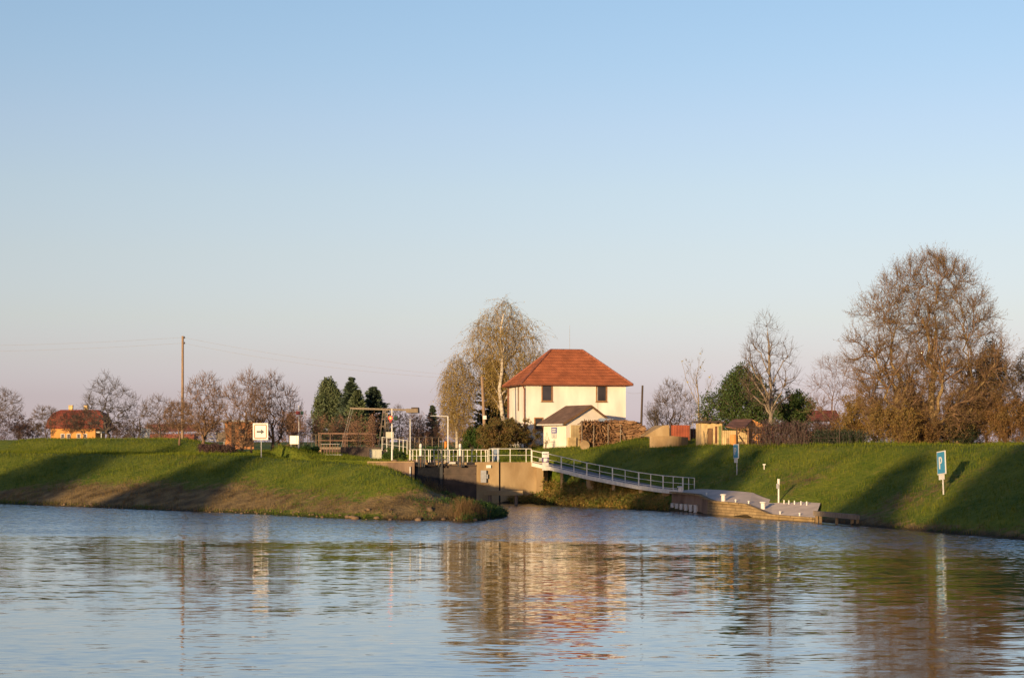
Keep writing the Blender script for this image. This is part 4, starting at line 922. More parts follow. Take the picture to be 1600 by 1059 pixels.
# ---- railings
def railing(name, label, pts, hts, posts, h=1.05, r=.028, group=None, mid=(.5,), m=None, prad=.03, base_rail=False, thick=()):
    """pts: ground points of the line; posts: parameters along it"""
    m = m or M['rail']; p0 = pts[0]; rt = thing(name, label, 'railing', p0, 0, group)
    cum = [0]
    for a, b in zip(pts[:-1], pts[1:]): cum.append(cum[-1] + (Vector(b) - Vector(a)).length)
    def at(t):
        s = t * cum[-1]
        for i in range(len(pts) - 1):
            if s <= cum[i + 1] + 1e-6: return Vector(pts[i]).lerp(Vector(pts[i + 1]), (s - cum[i]) / (cum[i + 1] - cum[i]))
    up = Vector((0, 0, 1))
    mb = MB(); mb.path([Vector(p) + up * h for p in pts], r, 7); mb.build('top_rail', m, rt, True)
    for k in mid:
        mb = MB(); mb.path([Vector(p) + up * h * k for p in pts], r * .75, 6); mb.build('mid_rail', m, rt, True)
    if base_rail: mb = MB(); mb.path([Vector(p) + up * .12 for p in pts], r * .8, 6); mb.build('base_rail', m, rt, True)
    for i, t in enumerate(posts):
        a = at(t); k = prad * (1.7 if i in thick else 1)
        mb = MB(); mb.box((a.x, a.y, a.z + h / 2 - .03), (k * 1.8, k * 1.8, h + .02)); mb.build('post', m, rt, True)
    return rt
gp_ = lambda px, d, z: (X(px, d), d, z)
zrail = zr + .02
railing('railing', 'pale two rail railing along the right lock wall top', [gp_(764, 142.2, zrail), gp_(830, 142.6, zrail)], 1, [(p - 764) / 66 for p in (764, 770, 778, 797, 822, 830)], h=1.06)
lg = [gp_(640, 141.6, Z(721.5, 142)), gp_(664, 142, Z(721.5, 142)), gp_(690, 142.7, Z(722, 142)), gp_(762, 142.8, Z(722, 142))]
railing('railing', 'pale railing with close posts along the gate footbridge', lg, 1, [(p - 640) / 122 for p in (640, 645, 651, 664, 670, 673, 679, 686, 691, 697, 704, 710, 716, 724, 731, 738, 745, 752, 759, 762)], h=1.02, prad=.03)
fb = thing('gate_footbridge', 'narrow weathered concrete footbridge behind the lock gates', 'footbridge', gp_(700, 142.6, 3.2))
mb = MB(); mb.bar(Vector(lg[0]) + Vector((0, .4, -.22)), Vector(lg[3]) + Vector((0, .4, -.22)), 1.0, .40); mb.build('deck', M['concrete'], fb, True)
mb = MB(); mb.box((X(706, 142), 142.0, zr - .08), (.62, .5, .16)); mb.build('cover_plate', M['dirtywhite'], fb, True)
far_z = Z(700, 172)
railing('railing', 'grey railing on the far lock side behind the bush', [gp_(624, 168, Z(703, 168)), gp_(692, 172, Z(703, 172))], 1, [0, .08, .2, .35, .45, .6, .75, .9, 1], h=1.25, m=M['woodgrey'])
railing('railing', 'short pale grey railing left of the white pole', [gp_(597, 166, Z(703, 166)), gp_(636, 160, Z(709, 160))], 1, [0, .2, .45, .7, .85, 1], h=1.25, m=M['rail'])
railing('railing', 'thin grey railing beside the bright cabinet', [gp_(468, 176, Z(697, 176)), gp_(500, 177, Z(697, 177))], 1, [0, .18, .4, .6, .8, 1], h=1.2, m=M['woodgrey'])

# ---- ramp (footbridge down to the quay)
RP = [(830, 724, 142.5), (875, 734, 139.5), (915, 744, 136.5), (955, 752, 134), (997, 760, 131.5), (1035, 765.5, 129), (1068, 768.5, 127.0), (1085, 769.5, 128.2)]
rpts = [P(a, b - 1, c) for a, b, c in RP]
rp = thing('access_ramp', 'pale access ramp on concrete legs sloping from the lock down to the quay', 'ramp', rpts[0])
side = []
for i, p in enumerate(rpts[:7]):
    a = rpts[max(0, i - 1)]; b = rpts[min(6, i + 1)]; t = (b - a); t.z = 0; t.normalize(); side.append(Vector((-t.y, t.x, 0)))
mb = MB()
for i in range(6):
    a, b = rpts[i], rpts[i + 1]; a2, b2 = a + side[i] * 2.0, b + side[i + 1] * 2.0; dz = Vector((0, 0, -.16))
    vs = [a, b, b2, a2, a + dz, b + dz, b2 + dz, a2 + dz]
    mb.add(vs, [(0, 1, 2, 3), (7, 6, 5, 4), (0, 4, 5, 1), (2, 6, 7, 3)] + ([(3, 7, 4, 0)] if i == 0 else []) + ([(1, 5, 6, 2)] if i == 5 else []))
mb.build('deck', M['deck'], rp, True)
mb = MB()
for i in range(6): mb.bar(rpts[i] + side[i] * -.08 + Vector((0, 0, -.08)), rpts[i + 1] + side[i + 1] * -.08 + Vector((0, 0, -.08)), .14, .30)
mb.build('edge_beam', M['rail'], rp, True)
up = Vector((0, 0, 1)); h = 1.04
mb = MB(); mb.path([p + up * h for p in rpts], .032, 7); mb.build('top_rail', M['rail'], rp, True)
mb = MB(); mb.path([p + up * h * .55 for p in rpts], .024, 6); mb.build('mid_rail', M['rail'], rp, True)
mb = MB(); mb.path([p + up * .16 for p in rpts[:7]], .022, 6); mb.build('base_rail', M['rail'], rp, True)
def on_ramp(px):
    for i in range(len(RP) - 1):
        if RP[i][0] <= px <= RP[i + 1][0]: return rpts[i].lerp(rpts[i + 1], (px - RP[i][0]) / (RP[i + 1][0] - RP[i][0]))
for px in (831, 877, 897, 917, 937, 957, 977, 998, 1017, 1036, 1052, 1067, 1076, 1084.9):
    a = on_ramp(px); k = .09 if px in (831, 877, 917, 957, 998, 1036, 1067) else .055
    mb = MB(); mb.box((a.x, a.y, a.z + h / 2 - .02), (k, k, h + .02)); mb.build('post', M['rail'], rp, True)
for px, wd in ((842, .55), (876, .2), (920, .55), (957, .22), (1000, .3), (1039, .55)):
    a = on_ramp(px) + Vector((.1, .45, 0)); zb = min(gz(a.x, a.y), .4) - .6
    mb = MB(); mb.box((a.x, a.y, (a.z - .17 + zb) / 2), (wd, .8, a.z - .17 - zb)); mb.build('leg', M['concrete'], rp, True)
# information sign on the ramp rail
a = on_ramp(852.5)
isn = thing('information_sign', 'tall white sign in three panels with a dark purple middle on the ramp rail', 'sign', a + Vector((0, -.12, -.3)), R(-6))
zz_ = lambda py: Z(py, a.y) - isn.location.z
for nm, y0, y1, m in (('panel', 705.5, 714.5, M['white']), ('panel', 714.6, 722, M['purple']), ('panel', 722.2, 734.5, M['dirtywhite'])):
    mb = MB(); mb.box((0, 0, (zz_(y0) + zz_(y1)) / 2), (.56 if m is not M['dirtywhite'] else .52, .04, zz_(y0) - zz_(y1))); o = mb.build(nm, m, isn)
    if m is M['purple']:
        mb = MB(); mb.box((0, -.03, (zz_(714.6) + zz_(721)) / 2), (.30, .02, .24)); mb.box((-.06, -.03, zz_(720.4)), (.18, .018, .10)); mb.build('symbol', M['white'], o)
    elif m is M['white']:
        mb = MB()
        for k, wd in enumerate((.07, .05, .08, .05)): mb.box((-.16 + k * .105, -.026, zz_(709)), (wd, .012, .10))
        mb.build('lettering', M['purple'], o)
mb = MB(); mb.tube((0, .05, zz_(735)), (0, .05, zz_(706)), .03, .03, 6); mb.build('bracket', M['greymetal'], isn)
mb = MB(); mb.box((-.42, .03, (zz_(715) + zz_(721)) / 2), (.22, .05, .22)); mb.build('side_box', M['greymetal'], isn)

# ---- quay
FR = [(1050, 126.0, 1.30), (1072, 123.7, 1.30), (1095, 121.5, 1.26), (1106, 120.0, 1.05), (1118, 118.6, .88), (1145, 116.5, .86), (1169, 114.8, .80), (1190, 113.0, .50), (1206, 111.7, .26), (1240, 109.7, .22), (1273, 108.0, .20)]
BK = [(1052, 130.5, 1.36), (1072, 129.0, 1.42), (1090, 127.4, 1.52), (1104, 126.0, 1.55), (1120, 124.6, 1.55), (1148, 122.5, 1.52), (1176, 120.6, 1.46), (1192, 118.3, 1.22), (1206, 116.6, 1.08), (1243, 114.6, 1.05), (1282, 112.6, 1.02)]
q_ = thing('quay', 'stepped stone quay with a pale sloping concrete apron at the foot of the ramp', 'quay', (X(1160, 116), 116, 0))
f_ = [Vector((X(a, d), d, z)) for a, d, z in FR]; b_ = [Vector((X(a, d), d, z)) for a, d, z in BK]
mb = MB(); n = len(f_)
vs = []; M_ = 6
for i in range(n):
    for k in range(M_ + 1):
        u = k / M_; p = f_[i].lerp(b_[i], u); p.z += .05 * math.sin(u * math.pi) * 0; vs.append(p)
fs = [(i * (M_ + 1) + k, (i + 1) * (M_ + 1) + k, (i + 1) * (M_ + 1) + k + 1, i * (M_ + 1) + k + 1) for i in range(n - 1) for k in range(M_)]
b0 = len(vs)
vs += [p + Vector((0, 0, -.9)) for p in b_]
fs += [(i * (M_ + 1) + M_, (i + 1) * (M_ + 1) + M_, b0 + i + 1, b0 + i) for i in range(n - 1)]
mb.add(vs, fs); mb.build('apron', M['paving'], q_, True)
def front_wall(i0, i1, m, nm):
    mb = MB()
    for i in range(i0, i1):
        a, b = f_[i], f_[i + 1]; mb.add([a, b, Vector((b.x - .12, b.y - .1, -1)), Vector((a.x - .12, a.y - .1, -1))], [(0, 1, 2, 3)])
    if i0 == 0: a = f_[0]; b = b_[0]; mb.add([a, b, Vector((b.x, b.y, -1)), Vector((a.x - .12, a.y - .1, -1))], [(0, 1, 2, 3)])
    mb.build(nm, m, q_, True)
front_wall(0, 3, M['concretedark'], 'dark_face'); front_wall(3, n - 1, M['quaywall'], 'stone_wall')
mb = MB()
for i in range(n - 1):
    dn = Vector((-.08, -.06, .02)); mb.bar(f_[i] + dn, f_[i + 1] + dn, .28, .12)
mb.build('edge_kerb', M['quaywall'], q_, True)
for k in range(6):                                                   # pale sheet piles between dark ribs
    u = (k + .55) / 6.2; a = f_[0].lerp(f_[2], u); mb = MB(); mb.box((a.x - .14, a.y - .13, .18), (.30, .16, .75), R(-54)); mb.build('sheet_pile', M['dirtywhite'], q_, True)
# timber/concrete fender at the right end
fe = thing('fender_rail', 'grey fender rail on short posts at the right end of the quay', 'fender', P(1307, 812, 105.5))
a, b = P(1273, 801.5, 107.6), P(1341, 807.5, 103.4)
mb = MB(); mb.bar(a, b, .25, .30); mb.build('rail', M['woodgrey'], fe, True)
for u in (.03, .12, .5, .85, .97):
    p = a.lerp(b, u); mb = MB(); mb.box((p.x + .06, p.y + .1, p.z / 2 - .4), (.16, .16, p.z + .5)); mb.build('post', M['concrete'], fe, True)
def quay_pt(px, i_u, u):
    for i in range(n - 1):
        if FR[i][0] <= px <= FR[i + 1][0] + .01:
            t = (px - FR[i][0]) / (FR[i + 1][0] - FR[i][0]); return f_[i].lerp(f_[i + 1], t).lerp(b_[i].lerp(b_[i + 1], t), u)
# bollards
b0_ = thing('mooring_bollard', 'white mooring bollard casting a shadow on the quay above the stone wall', 'bollard', quay_pt(1130, 0, .12), 0, 'bollards on the quay')
mb = MB(); mb.lathe((0, 0, -.03), [(.16, 0), (.15, .1), (.145, .38), (.15, .40)], 16); mb.build('shaft', M['white'], b0_, smooth=False)
mb = MB(); mb.lathe((0, 0, -.03), [(.15, .40), (.22, .43), (.23, .48), (.19, .51)], 16); mb.build('cap', M['white'], b0_)
for px, u, lab in ((1192, .16, 'white mooring bollard standing left of the tall white service post'), (1063, .10, 'grey shaded bollard in front of the last ramp railing posts')):
    c_ = copy_tree(b0_); c_.location = quay_pt(px, 0, u); c_['label'] = lab
c_ = None
# small pegs: rings and marker posts
pg0 = None
for px, py, d, hgt, lab in ((1149, 782, 117, .20, 'small white ring peg on the quay right of the first bollard'), (1169, 786, 116, .22, 'small white ring peg left of the second bollard on the quay'), (1219, 802, 111.6, .22, 'small white peg low on the quay below the service post'), (1249, 805, 110.3, .24, 'small white peg low on the quay near the fender rail'), (1105, 770, 124, .18, 'small pale peg beside the end of the ramp')):
    p = quay_pt(px, 0, .12 if px > 1140 else .35)
    if pg0 is None:
        pg0 = thing('mooring_peg', lab, 'mooring peg', p, 0, 'pegs on the quay'); mb = MB(); mb.lathe((0, 0, -.02), [(.05, 0), (.045, hgt * .6), (.075, hgt * .75), (.07, hgt), (.03, hgt * 1.08)], 10); mb.build('peg', M['white'], pg0)
    else: c_ = copy_tree(pg0); c_.location = p; c_['label'] = lab
mp0 = None
for k, px in enumerate((1224, 1231, 1239, 1248, 1256)):
    p = quay_pt(px, 0, .80); lab = ['first short white post right of the tall service post', 'second short white post right of the service post', 'middle one of the five short white posts on the quay', 'fourth short white post along the quay back edge', 'rightmost of the five short white posts on the quay'][k]
    if mp0 is None:
        mp0 = thing('marker_post', lab, 'marker post', p, 0, 'row of short white posts on the quay'); mb = MB(); mb.tube((0, 0, -.05), (0, 0, .22), .04, .04, 8); mb.build('post', M['white'], mp0)
        mb = MB(); mb.tube((0, 0, .22), (0, 0, .25), .05, .04, 8); mb.build('cap', M['white'], mp0)
    else: c_ = copy_tree(mp0); c_.location = p; c_['label'] = lab
p = quay_pt(1216, 0, .85)
sp = thing('service_post', 'tall white post with a small box standing behind the row of short posts', 'service post', p)
hh = Z(748, p.y) - p.z
mb = MB(); mb.tube((0, 0, -.1), (0, 0, hh * .75), .06, .055, 9); mb.build('pole', M['white'], sp)
mb = MB(); mb.tube((0, 0, hh * .75), (0, 0, hh * .97), .085, .085, 10); mb.tube((0, 0, hh * .97), (0, 0, hh), .1, .09, 10); mb.build('lamp_head', M['white'], sp)
mb = MB(); mb.box((-.09, -.06, hh * .70), (.13, .12, .32)); mb.build('box', M['greymetal'], sp)
xx, dd = X(1194, 126.5), 126.5
kp = thing('valve_post', 'tiny pale post with a short cross head on the sunlit slope', 'post', (xx, dd, gz(xx, dd)))
mb = MB(); mb.tube((0, 0, -.1), (0, 0, .38), .04, .035, 7); mb.build('post', M['white'], kp); mb = MB(); mb.box((0, 0, .36), (.2, .06, .08)); mb.build('head', M['white'], kp)

# ---- parking signs for boats
def find_d(px, py, d0, d1):
    """distance at which the view through a picture row meets the ground"""
    ds_ = np.linspace(d0, d1, 600); z = height((px - 800) / F * ds_, ds_)[0]; t = EYE + (HZ - py) / F * ds_
    k = np.argmax(z > t); return float(ds_[k])
def parking_sign(px_base, py_base, px_top, d, wd, ht, ps, yaw, lab, tilt):
    x = X(px_base, d); z = gz(x, d); s = thing('parking_sign', lab, 'sign', (x, d, z), yaw, 'blue parking signs on the dike')
    s.rotation_euler = (0, R(tilt), yaw)
    mb = MB(); mb.tube((0, .05, -.2), (0, .05, ps + ht), .045, .045, 8); mb.build('pole', M['dirtywhite'], s)
    mb = MB(); mb.box((0, 0, ps + ht / 2), (wd, .05, ht)); bd = mb.build('board', M['white'], s)
    mb = MB(); mb.box((0, -.03, ps + ht / 2), (wd - .12, .02, ht - .12)); mb.build('blue_field', M['blue'], bd)
    mb = MB(); hP = ht * .52; z0 = ps + ht * .24; xl = -wd * .17; st = wd * .12
    mb.box((xl, -.045, z0 + hP / 2), (st, .012, hP))
    N = 12; R_ = hP * .29; zc = z0 + hP - R_; pts = [(xl + st / 2 + .04, zc + R_)] + [(xl + st / 2 + .1 * wd + R_ * .8 * math.sin(math.pi * k / N), zc + R_ * math.cos(math.pi * k / N)) for k in range(N + 1)] + [(xl + st / 2 + .04, zc - R_)]
    for a, b in zip(pts[:-1], pts[1:]):
        def ins(p, r=.62): return (xl + st / 2 + (p[0] - xl - st / 2) * r, zc + (p[1] - zc) * .6)
        ia, ib = ins(a), ins(b); mb.add([(a[0], -.051, a[1]), (b[0], -.051, b[1]), (ib[0], -.051, ib[1]), (ia[0], -.051, ia[1]), (a[0], -.039, a[1]), (b[0], -.039, b[1]), (ib[0], -.039, ib[1]), (ia[0], -.039, ia[1])], [(0, 1, 2, 3), (7, 6, 5, 4), (0, 4, 5, 1), (1, 5, 6, 2), (2, 6, 7, 3), (3, 7, 4, 0)])
    mb.build('letter', M['white'], bd)
    mb = MB(); mb.box((-.06, 0, ps - .16), (wd * .62, .04, .30)); mb.build('plate', M['white'], s)
    return s
d1 = find_d(1473, 773, 92, 118); sc1 = F / d1
parking_sign(1473, 773, 1469, d1, 1.12, 36.5 / sc1, (773 - 741) / sc1, R(-79), 'larger blue parking sign with a white letter P on the right slope', -5)
d2 = find_d(1150.5, 742, 122, 140); sc2 = F / d2
parking_sign(1150.5, 742, 1149, d2, .95, 22.5 / sc2, (742 - 716) / sc2, R(-75), 'smaller blue parking sign on the shaded slope behind the quay', -1)

# ---- arrow sign, cabinets, signals, lamp posts
da = find_d(408, 714, 118, 175); sa = F / da
s = thing('arrow_sign', 'square white sign with a red brown border and a black arrow pointing right', 'sign', (X(408, da), da, gz(X(408, da), da)), R(-8))
bz_ = (714 - 687) / sa; hs = 26 / sa
mb = MB(); mb.tube((0, .05, -.3), (0, .05, bz_ + hs * .9), .04, .04, 8); mb.build('pole', M['dirtywhite'], s)
mb = MB(); mb.box((-.05, 0, bz_ + hs / 2), (24.5 / sa, .05, hs)); bd = mb.build('board', M['white'], s)
mb = MB(); fw, fh, tt = 19 / sa, 21 / sa, .085
for c, sz in (((0, fh / 2), (fw, tt)), ((0, -fh / 2), (fw, tt)), ((-fw / 2, 0), (tt, fh - tt)), ((fw / 2, 0), (tt, fh - tt))): mb.box((-.05 + c[0], -.03, bz_ + hs / 2 + c[1]), (sz[0], .02, sz[1]))
mb.build('border', mat('faded_red', (.36, .17, .10), .6, .2, 3), bd)
mb = MB(); zc = bz_ + hs / 2 - .02; mb.prism([(-.36, -.026, zc - .07), (.0, -.026, zc - .07), (.0, -.026, zc - .20), (.28, -.026, zc), (.0, -.026, zc + .20), (.0, -.026, zc + .07), (-.36, -.026, zc + .07)], (0, -.015, 0)); mb.build('arrow', M['blackmetal'], bd)
def signal(px, dd, ytop, ybase, ylamp, lit, lab, zb):
    s = thing('signal_light', lab, 'signal', (X(px, dd), dd, zb)); k = dd / F; h = Z(ytop, dd) - zb; hl = Z(ylamp, dd) - zb
    k = 1 if lit else .75; mb = MB(); mb.tube((0, 0, -.2), (0, 0, h * .3), .075 * k, .07 * k, 9); mb.tube((0, 0, h * .3), (0, 0, h), .05 * k, .045 * k, 9); mb.build('pole', M['white'], s)
    mb = MB(); mb.box((-.10, -.14, hl - .12), (.30, .2, .62)) if lit else mb.box((-.06, -.12, hl), (.34, .2, .34)); hd = mb.build('lamp_housing', M['red'] if not lit else M['blackmetal'], s)
    mb = MB(); mb.tube((-.10, -.24, hl), (-.10, -.30, hl), .17, .17, 16); mb.build('red_lens', emit('lit_red_lens', (1.0, .06, .02), .7) if lit else M['red'], hd)
    if lit: mb = MB(); mb.tube((-.10, -.30, hl), (-.10, -.315, hl), .075, .075, 12); mb.build('bulb', emit('lit_bulb', (1.0, .30, .05), 1.3), hd)
    if lit: mb = MB(); mb.tube((-.10, -.24, hl - .28), (-.10, -.28, hl - .28), .11, .11, 14); mb.build('lower_lens', M['red'], hd)
    mb = MB(); mb.box((.32, -.12, hl + .0), (.26, .2, .34)); mb.tube((.32, -.22, hl), (.32, -.34, hl + .03), .13, .13, 12); mb.build('green_lamp', mat('dark_green_lamp', (.012, .04, .022), .4), s)
    mb = MB(); mb.box((.1, -.05, hl + .02), (.6, .05, .06)); mb.build('bracket', M['greymetal'], s)
signal(612.5, 141.5, 638, 720, 653, True, 'white signal pole with a lit red lamp beside the lock', 3.25)
signal(467, 165, 633, 702, 645, False, 'white signal pole with unlit red lamp beside the bright cabinet', 3.9)
def lamp_post(px, dd, ytop, arm, lab, zb, m):
    s = thing('lamp_post', lab, 'lamp post', (X(px, dd), dd, zb)); h = Z(ytop, dd) - zb
    mb = MB(); mb.tube((0, 0, -.2), (0, 0, h * .28), .09, .085, 9); mb.tube((0, 0, h * .28), (0, 0, h), .055, .045, 9); mb.build('pole', m, s)
    if arm: mb = MB(); mb.tube((0, 0, h - .02), (arm * .7, 0, h + .03), .03, .025, 7); mb.build('arm', m, s); mb = MB(); mb.box((arm * .85, 0, h + .03), (abs(arm) * .32, .12, .06)); mb.build('lamp_head', M['greymetal'], s)
    else: mb = MB(); mb.tube((0, 0, h), (0, 0, h + .12), .06, .05, 8); mb.build('cap', M['greymetal'], s)
lamp_post(700, 143.2, 650, -1.45, 'white lamp post with a thin arm reaching left behind the lock gate', 3.25, M['white'])
lamp_post(641, 142, 656, 0, 'slim grey post between the signal and the gate', 3.25, M['dirtywhite'])
s = thing('bright_cabinet', 'bright white cabinet on short legs on the grassy dike', 'cabinet', (X(460.5, 167), 167, Z(697, 167)))
mb = MB(); mb.box((0, 0, (Z(680.5, 167) - Z(693.5, 167)) / 2 + Z(693.5, 167) - Z(697, 167)), (.9, .4, Z(680.5, 167) - Z(693.5, 167))); mb.build('box', M['lightbox'], s)
for x in (-.35, .35): mb = MB(); mb.box((x, 0, 0), (.07, .2, .5)); mb.build('leg', M['greymetal'], s)
mb = MB(); mb.box((.2, -.21, .65), (.03, .02, .8)); mb.build('door_seam', M['dirtywhite'], s)
s = thing('control_cabinet', 'squat grey control cabinet beside the drawbridge and green bush', 'cabinet', (X(587, 150), 150, Z(718.5, 150)), R(4))
hc = Z(702.5, 150) - Z(718.5, 150)
mb = MB(); mb.box((0, 0, hc / 2), (1.05, .6, hc)); mb.build('body', M['cabinet'], s, bev=.015)
mb = MB(); mb.box((0, -.03, hc + .02), (1.12, .7, .05)); mb.build('lid', M['cabinet'], s); mb = MB(); mb.box((0, -.31, hc * .5), (.02, .02, hc * .85)); mb.build('door_seam', M['greymetal'], s)
# blue grey boxes behind the railing
s = thing('switch_box', 'blue grey switch box behind the railing on the right lock wall', 'cabinet', (X(774, 146), 146, gz(X(774, 146), 146)))
mb = MB(); mb.box((0, 0, .55), (.62, .35, 1.1)); mb.build('body', M['tarp'], s); mb = MB(); mb.box((0, -.02, 1.12), (.7, .45, .05)); mb.build('lid', M['greymetal'], s)
s = thing('orange_post', 'small orange post beside the far end of the lock', 'post', (X(696.5, 168), 168, gz(X(696.5, 168), 168)))
mb = MB(); mb.tube((0, 0, -.1), (0, 0, 1.5), .16, .13, 10); mb.build('post', mat('orange_paint', (.5, .17, .02), .5), s); mb = MB(); mb.tube((0, 0, 1.5), (0, 0, 1.6), .15, .06, 10); mb.build('cap', M['darkwood'], s)

# ---- drawbridge
dd = 176.0; zb = Z(700, dd)
br = thing('drawbridge', 'weathered timber drawbridge with a tall A frame and balance beam over the lock', 'bridge', (X(545, dd), dd, zb - .5))
mb = MB(); mb.box((X(546, dd), dd + 1.2, Z(701, dd) - .18), (X(598, dd) - X(494, dd), 2.6, .36)); mb.build('deck', M['darkwood'], br, True)
mb = MB(); mb.box((X(546, dd), dd - .16, Z(700, dd)), (X(598, dd) - X(494, dd), .1, .22)); mb.build('deck_edge', M['woodgrey'], br, True)
for dy in (0, 2.3):
    top = Z(676.5, dd) if dy == 0 else Z(677.5, dd)
    for frac in (1, .52): mb = MB(); mb.bar((X(497, dd), dd + dy, zb + (top - zb) * frac), (X(585, dd), dd + dy, zb + (top - zb) * frac), .07, .07); mb.build('handrail', M['rustmetal'], br, True)
    for px in (498, 516, 536, 539, 560, 582): mb = MB(); mb.box((X(px, dd), dd + dy, (zb + top) / 2), (.08, .08, top - zb)); mb.build('railing_post', M['rustmetal'] if px != 560 else M['darkwood'], br, True)
ztop = Z(640, dd)
for px0, px1, dy in ((591, 599, 0), (604, 601.5, 0), (595.5, 600, 2.3), (606, 602, 2.3)):
    mb = MB(); mb.bar((X(px0, dd), dd + dy, zb - .2), (X(px1, dd), dd + dy, ztop), .13, .13); mb.build('tower_leg', M['woodgrey'], br, True)
for py, a, b in ((666, 594.5, 603), (654, 597, 602.5), (686, 592, 604)):
    mb = MB(); mb.bar((X(a, dd), dd - .02, Z(py, dd)), (X(b, dd), dd - .02, Z(py, dd)), .10, .12); mb.build('tower_brace', M['woodgrey'], br, True)
for dy in (0, 2.3):
    mb = MB(); mb.bar((X(547, dd), dd + dy, Z(637.5, dd)), (X(652, dd), dd + dy, Z(640.5, dd)), .13, .15); mb.build('balance_beam', M['woodgrey'], br, True)
mb = MB(); mb.box((X(644, dd), dd + 1.15, Z(641.5, dd)), (X(653, dd) - X(634, dd), 2.7, .42)); mb.build('counterweight', M['woodgrey'], br, True, bev=.06)
mb = MB(); mb.box((X(648, dd), dd + 1.15, Z(637.5, dd)), (.7, 2.5, .16)); mb.build('ballast', M['darkwood'], br, True)
for dy in (0, 2.3): mb = MB(); mb.tube((X(548, dd), dd + dy, Z(638, dd)), (X(536, dd) - .2, dd + dy, zb + .1), .015, .015, 5); mb.build('lifting_rod', M['greymetal'], br, True)
mb = MB(); mb.box((X(497, dd), dd + 1, zb - 1.0), (.8, 3, 1.7)); mb.build('abutment', M['concrete'], br, True)
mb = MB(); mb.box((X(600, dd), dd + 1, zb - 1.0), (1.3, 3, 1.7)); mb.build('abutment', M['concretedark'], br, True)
s = thing('notice_board', 'pale notice board behind the signal pole at the drawbridge end', 'board', (X(609, 170), 170, gz(X(609, 170), 170)))
mb = MB(); mb.box((0, 0, Z(679, 170) - s.location.z), (.75, .06, .55)); mb.build('panel', M['cabinet'], s)
for x in (-.3, .3): mb = MB(); mb.box((x, .05, (Z(679, 170) - s.location.z) / 2), (.07, .06, Z(679, 170) - s.location.z)); mb.build('leg', M['greymetal'], s)
dl = 160.0
s = thing('landing_stage', 'small dark landing stage with grey bars below the drawbridge', 'platform', (X(510, dl), dl, Z(712, dl)))
mb = MB(); mb.box((0, 0, .1), (X(533, dl) - X(485, dl), 1.4, .10)); mb.build('platform', M['greymetal'], s)
for k in range(7): mb = MB(); mb.box((X(503 + k * 4.3, dl) - X(510, dl), -.5, .62), (.05, .05, 1.0)); mb.build('bar', M['rustmetal'], s)
mb = MB(); mb.box((X(517, dl) - X(510, dl), -.5, 1.1), (X(531, dl) - X(502, dl), .06, .05)); mb.build('top_rail', M['greymetal'], s)
for x in (-1.2, 1.2): mb = MB(); mb.box((x, 0, -.4), (.15, .8, .95)); mb.build('leg', M['concrete'], s)
mb = MB(); mb.box((X(562, 170), 171, Z(710, 170)), (X(592, 170) - X(530, 170), .3, 1.5)); tag(mb.build('dark_face', M['darkwood']), 'dark sheet standing for the shade under the drawbridge deck', 'lock wall')  # dark slab put in for the shade beneath the bridge

# ---- poles and wires
def pole(name, lab, px0, py0, px1, py1, dd, r, m, extras=None):
    z0 = gz(X(px0, dd), dd); s = thing(name, lab, 'utility pole', (X(px0, dd), dd, z0))
    mb = MB(); mb.tube((0, 0, -.3), (X(px1, dd) - X(px0, dd), 0, Z(py1, dd) - z0), r, r * .75, 10); mb.build('shaft', m, s); return s
s = pole('utility_pole', 'tall wooden utility pole standing among the orchard trees', 285, 690, 285.5, 525, 172, .15, M['polewood'])
zt_ = Z(527, 172) - s.location.z
for z, x in ((0, .22), (-.55, .22)):
    mb = MB(); mb.tube((0, 0, zt_ + z - .12), (x, -.05, zt_ + z - .1), .025, .025, 6); mb.lathe((x, -.05, zt_ + z - .1), [(.03, 0), (.07, .05), (.05, .12), (.03, .2)], 8); mb.build('insulator', M['darkwood'], s)
s = pole('utility_pole', 'leaning wooden pole with a white box in front of the birch', 759.5, 690, 753, 588, 166, .17, M['polewood'])
mb = MB(); mb.box((.02 - .15, -.2, Z(652, 166) - s.location.z), (.34, .16, .36)); mb.build('meter_box', M['white'], s)
pole('utility_pole', 'dark slim pole right of the white house', 1001, 690, 1004, 602, 160, .12, M['darkwood'])
def wire(lab, a, b, sag):
    a, b = Vector(a), Vector(b); N = 28; mb = MB(); pts = []
    for k in range(N + 1):
        u = k / N; p = a.lerp(b, u); p.z -= sag * 4 * u * (1 - u); pts.append(p)
    mb.path(pts, .008, 4); tag(mb.build('power_line', M['woodgrey']), lab, 'wire', 'overhead wires')
pt1, pt2 = P(286, 527, 172), P(286, 536, 172); pe1, pe2 = P(753, 589, 166), P(753, 593, 166)
wire('upper sagging wire between the tall pole and the leaning pole', pt1, pe1, .5); wire('lower sagging wire between the tall pole and the leaning pole', pt2, pe2, .6)
wire('upper wire running left from the tall utility pole', pt1, P(-300, 537, 180), .5); wire('lower wire running left from the tall utility pole', pt2, P(-300, 546, 180), .5)
wire('thin service wire between the house and the dark pole', P(980, 613, 168), P(1003, 613, 160), .1)
# wire fence along the right dike crest
wf = thing('wire_fence', 'thin dark wire fence with posts along the crest before the sheds', 'fence', (X(1160, 137), 137, 4.6))
fp = [(1151, 138.5), (1185, 136.5), (1225, 134), (1265, 131.5), (1312, 128.5)]
fpts = [Vector((X(a, d), d, gz(X(a, d), d))) for a, d in fp]
for p in fpts: mb = MB(); mb.tube(p - Vector((0, 0, .2)), p + Vector((0, 0, 1.5)), .04, .035, 6); mb.build('post', M['darkwood'], wf, True)
for k in (.55, 1.4): mb = MB(); mb.path([p + Vector((0, 0, k)) for p in fpts], .022, 5); mb.build('wire', M['darkwood'], wf, True)

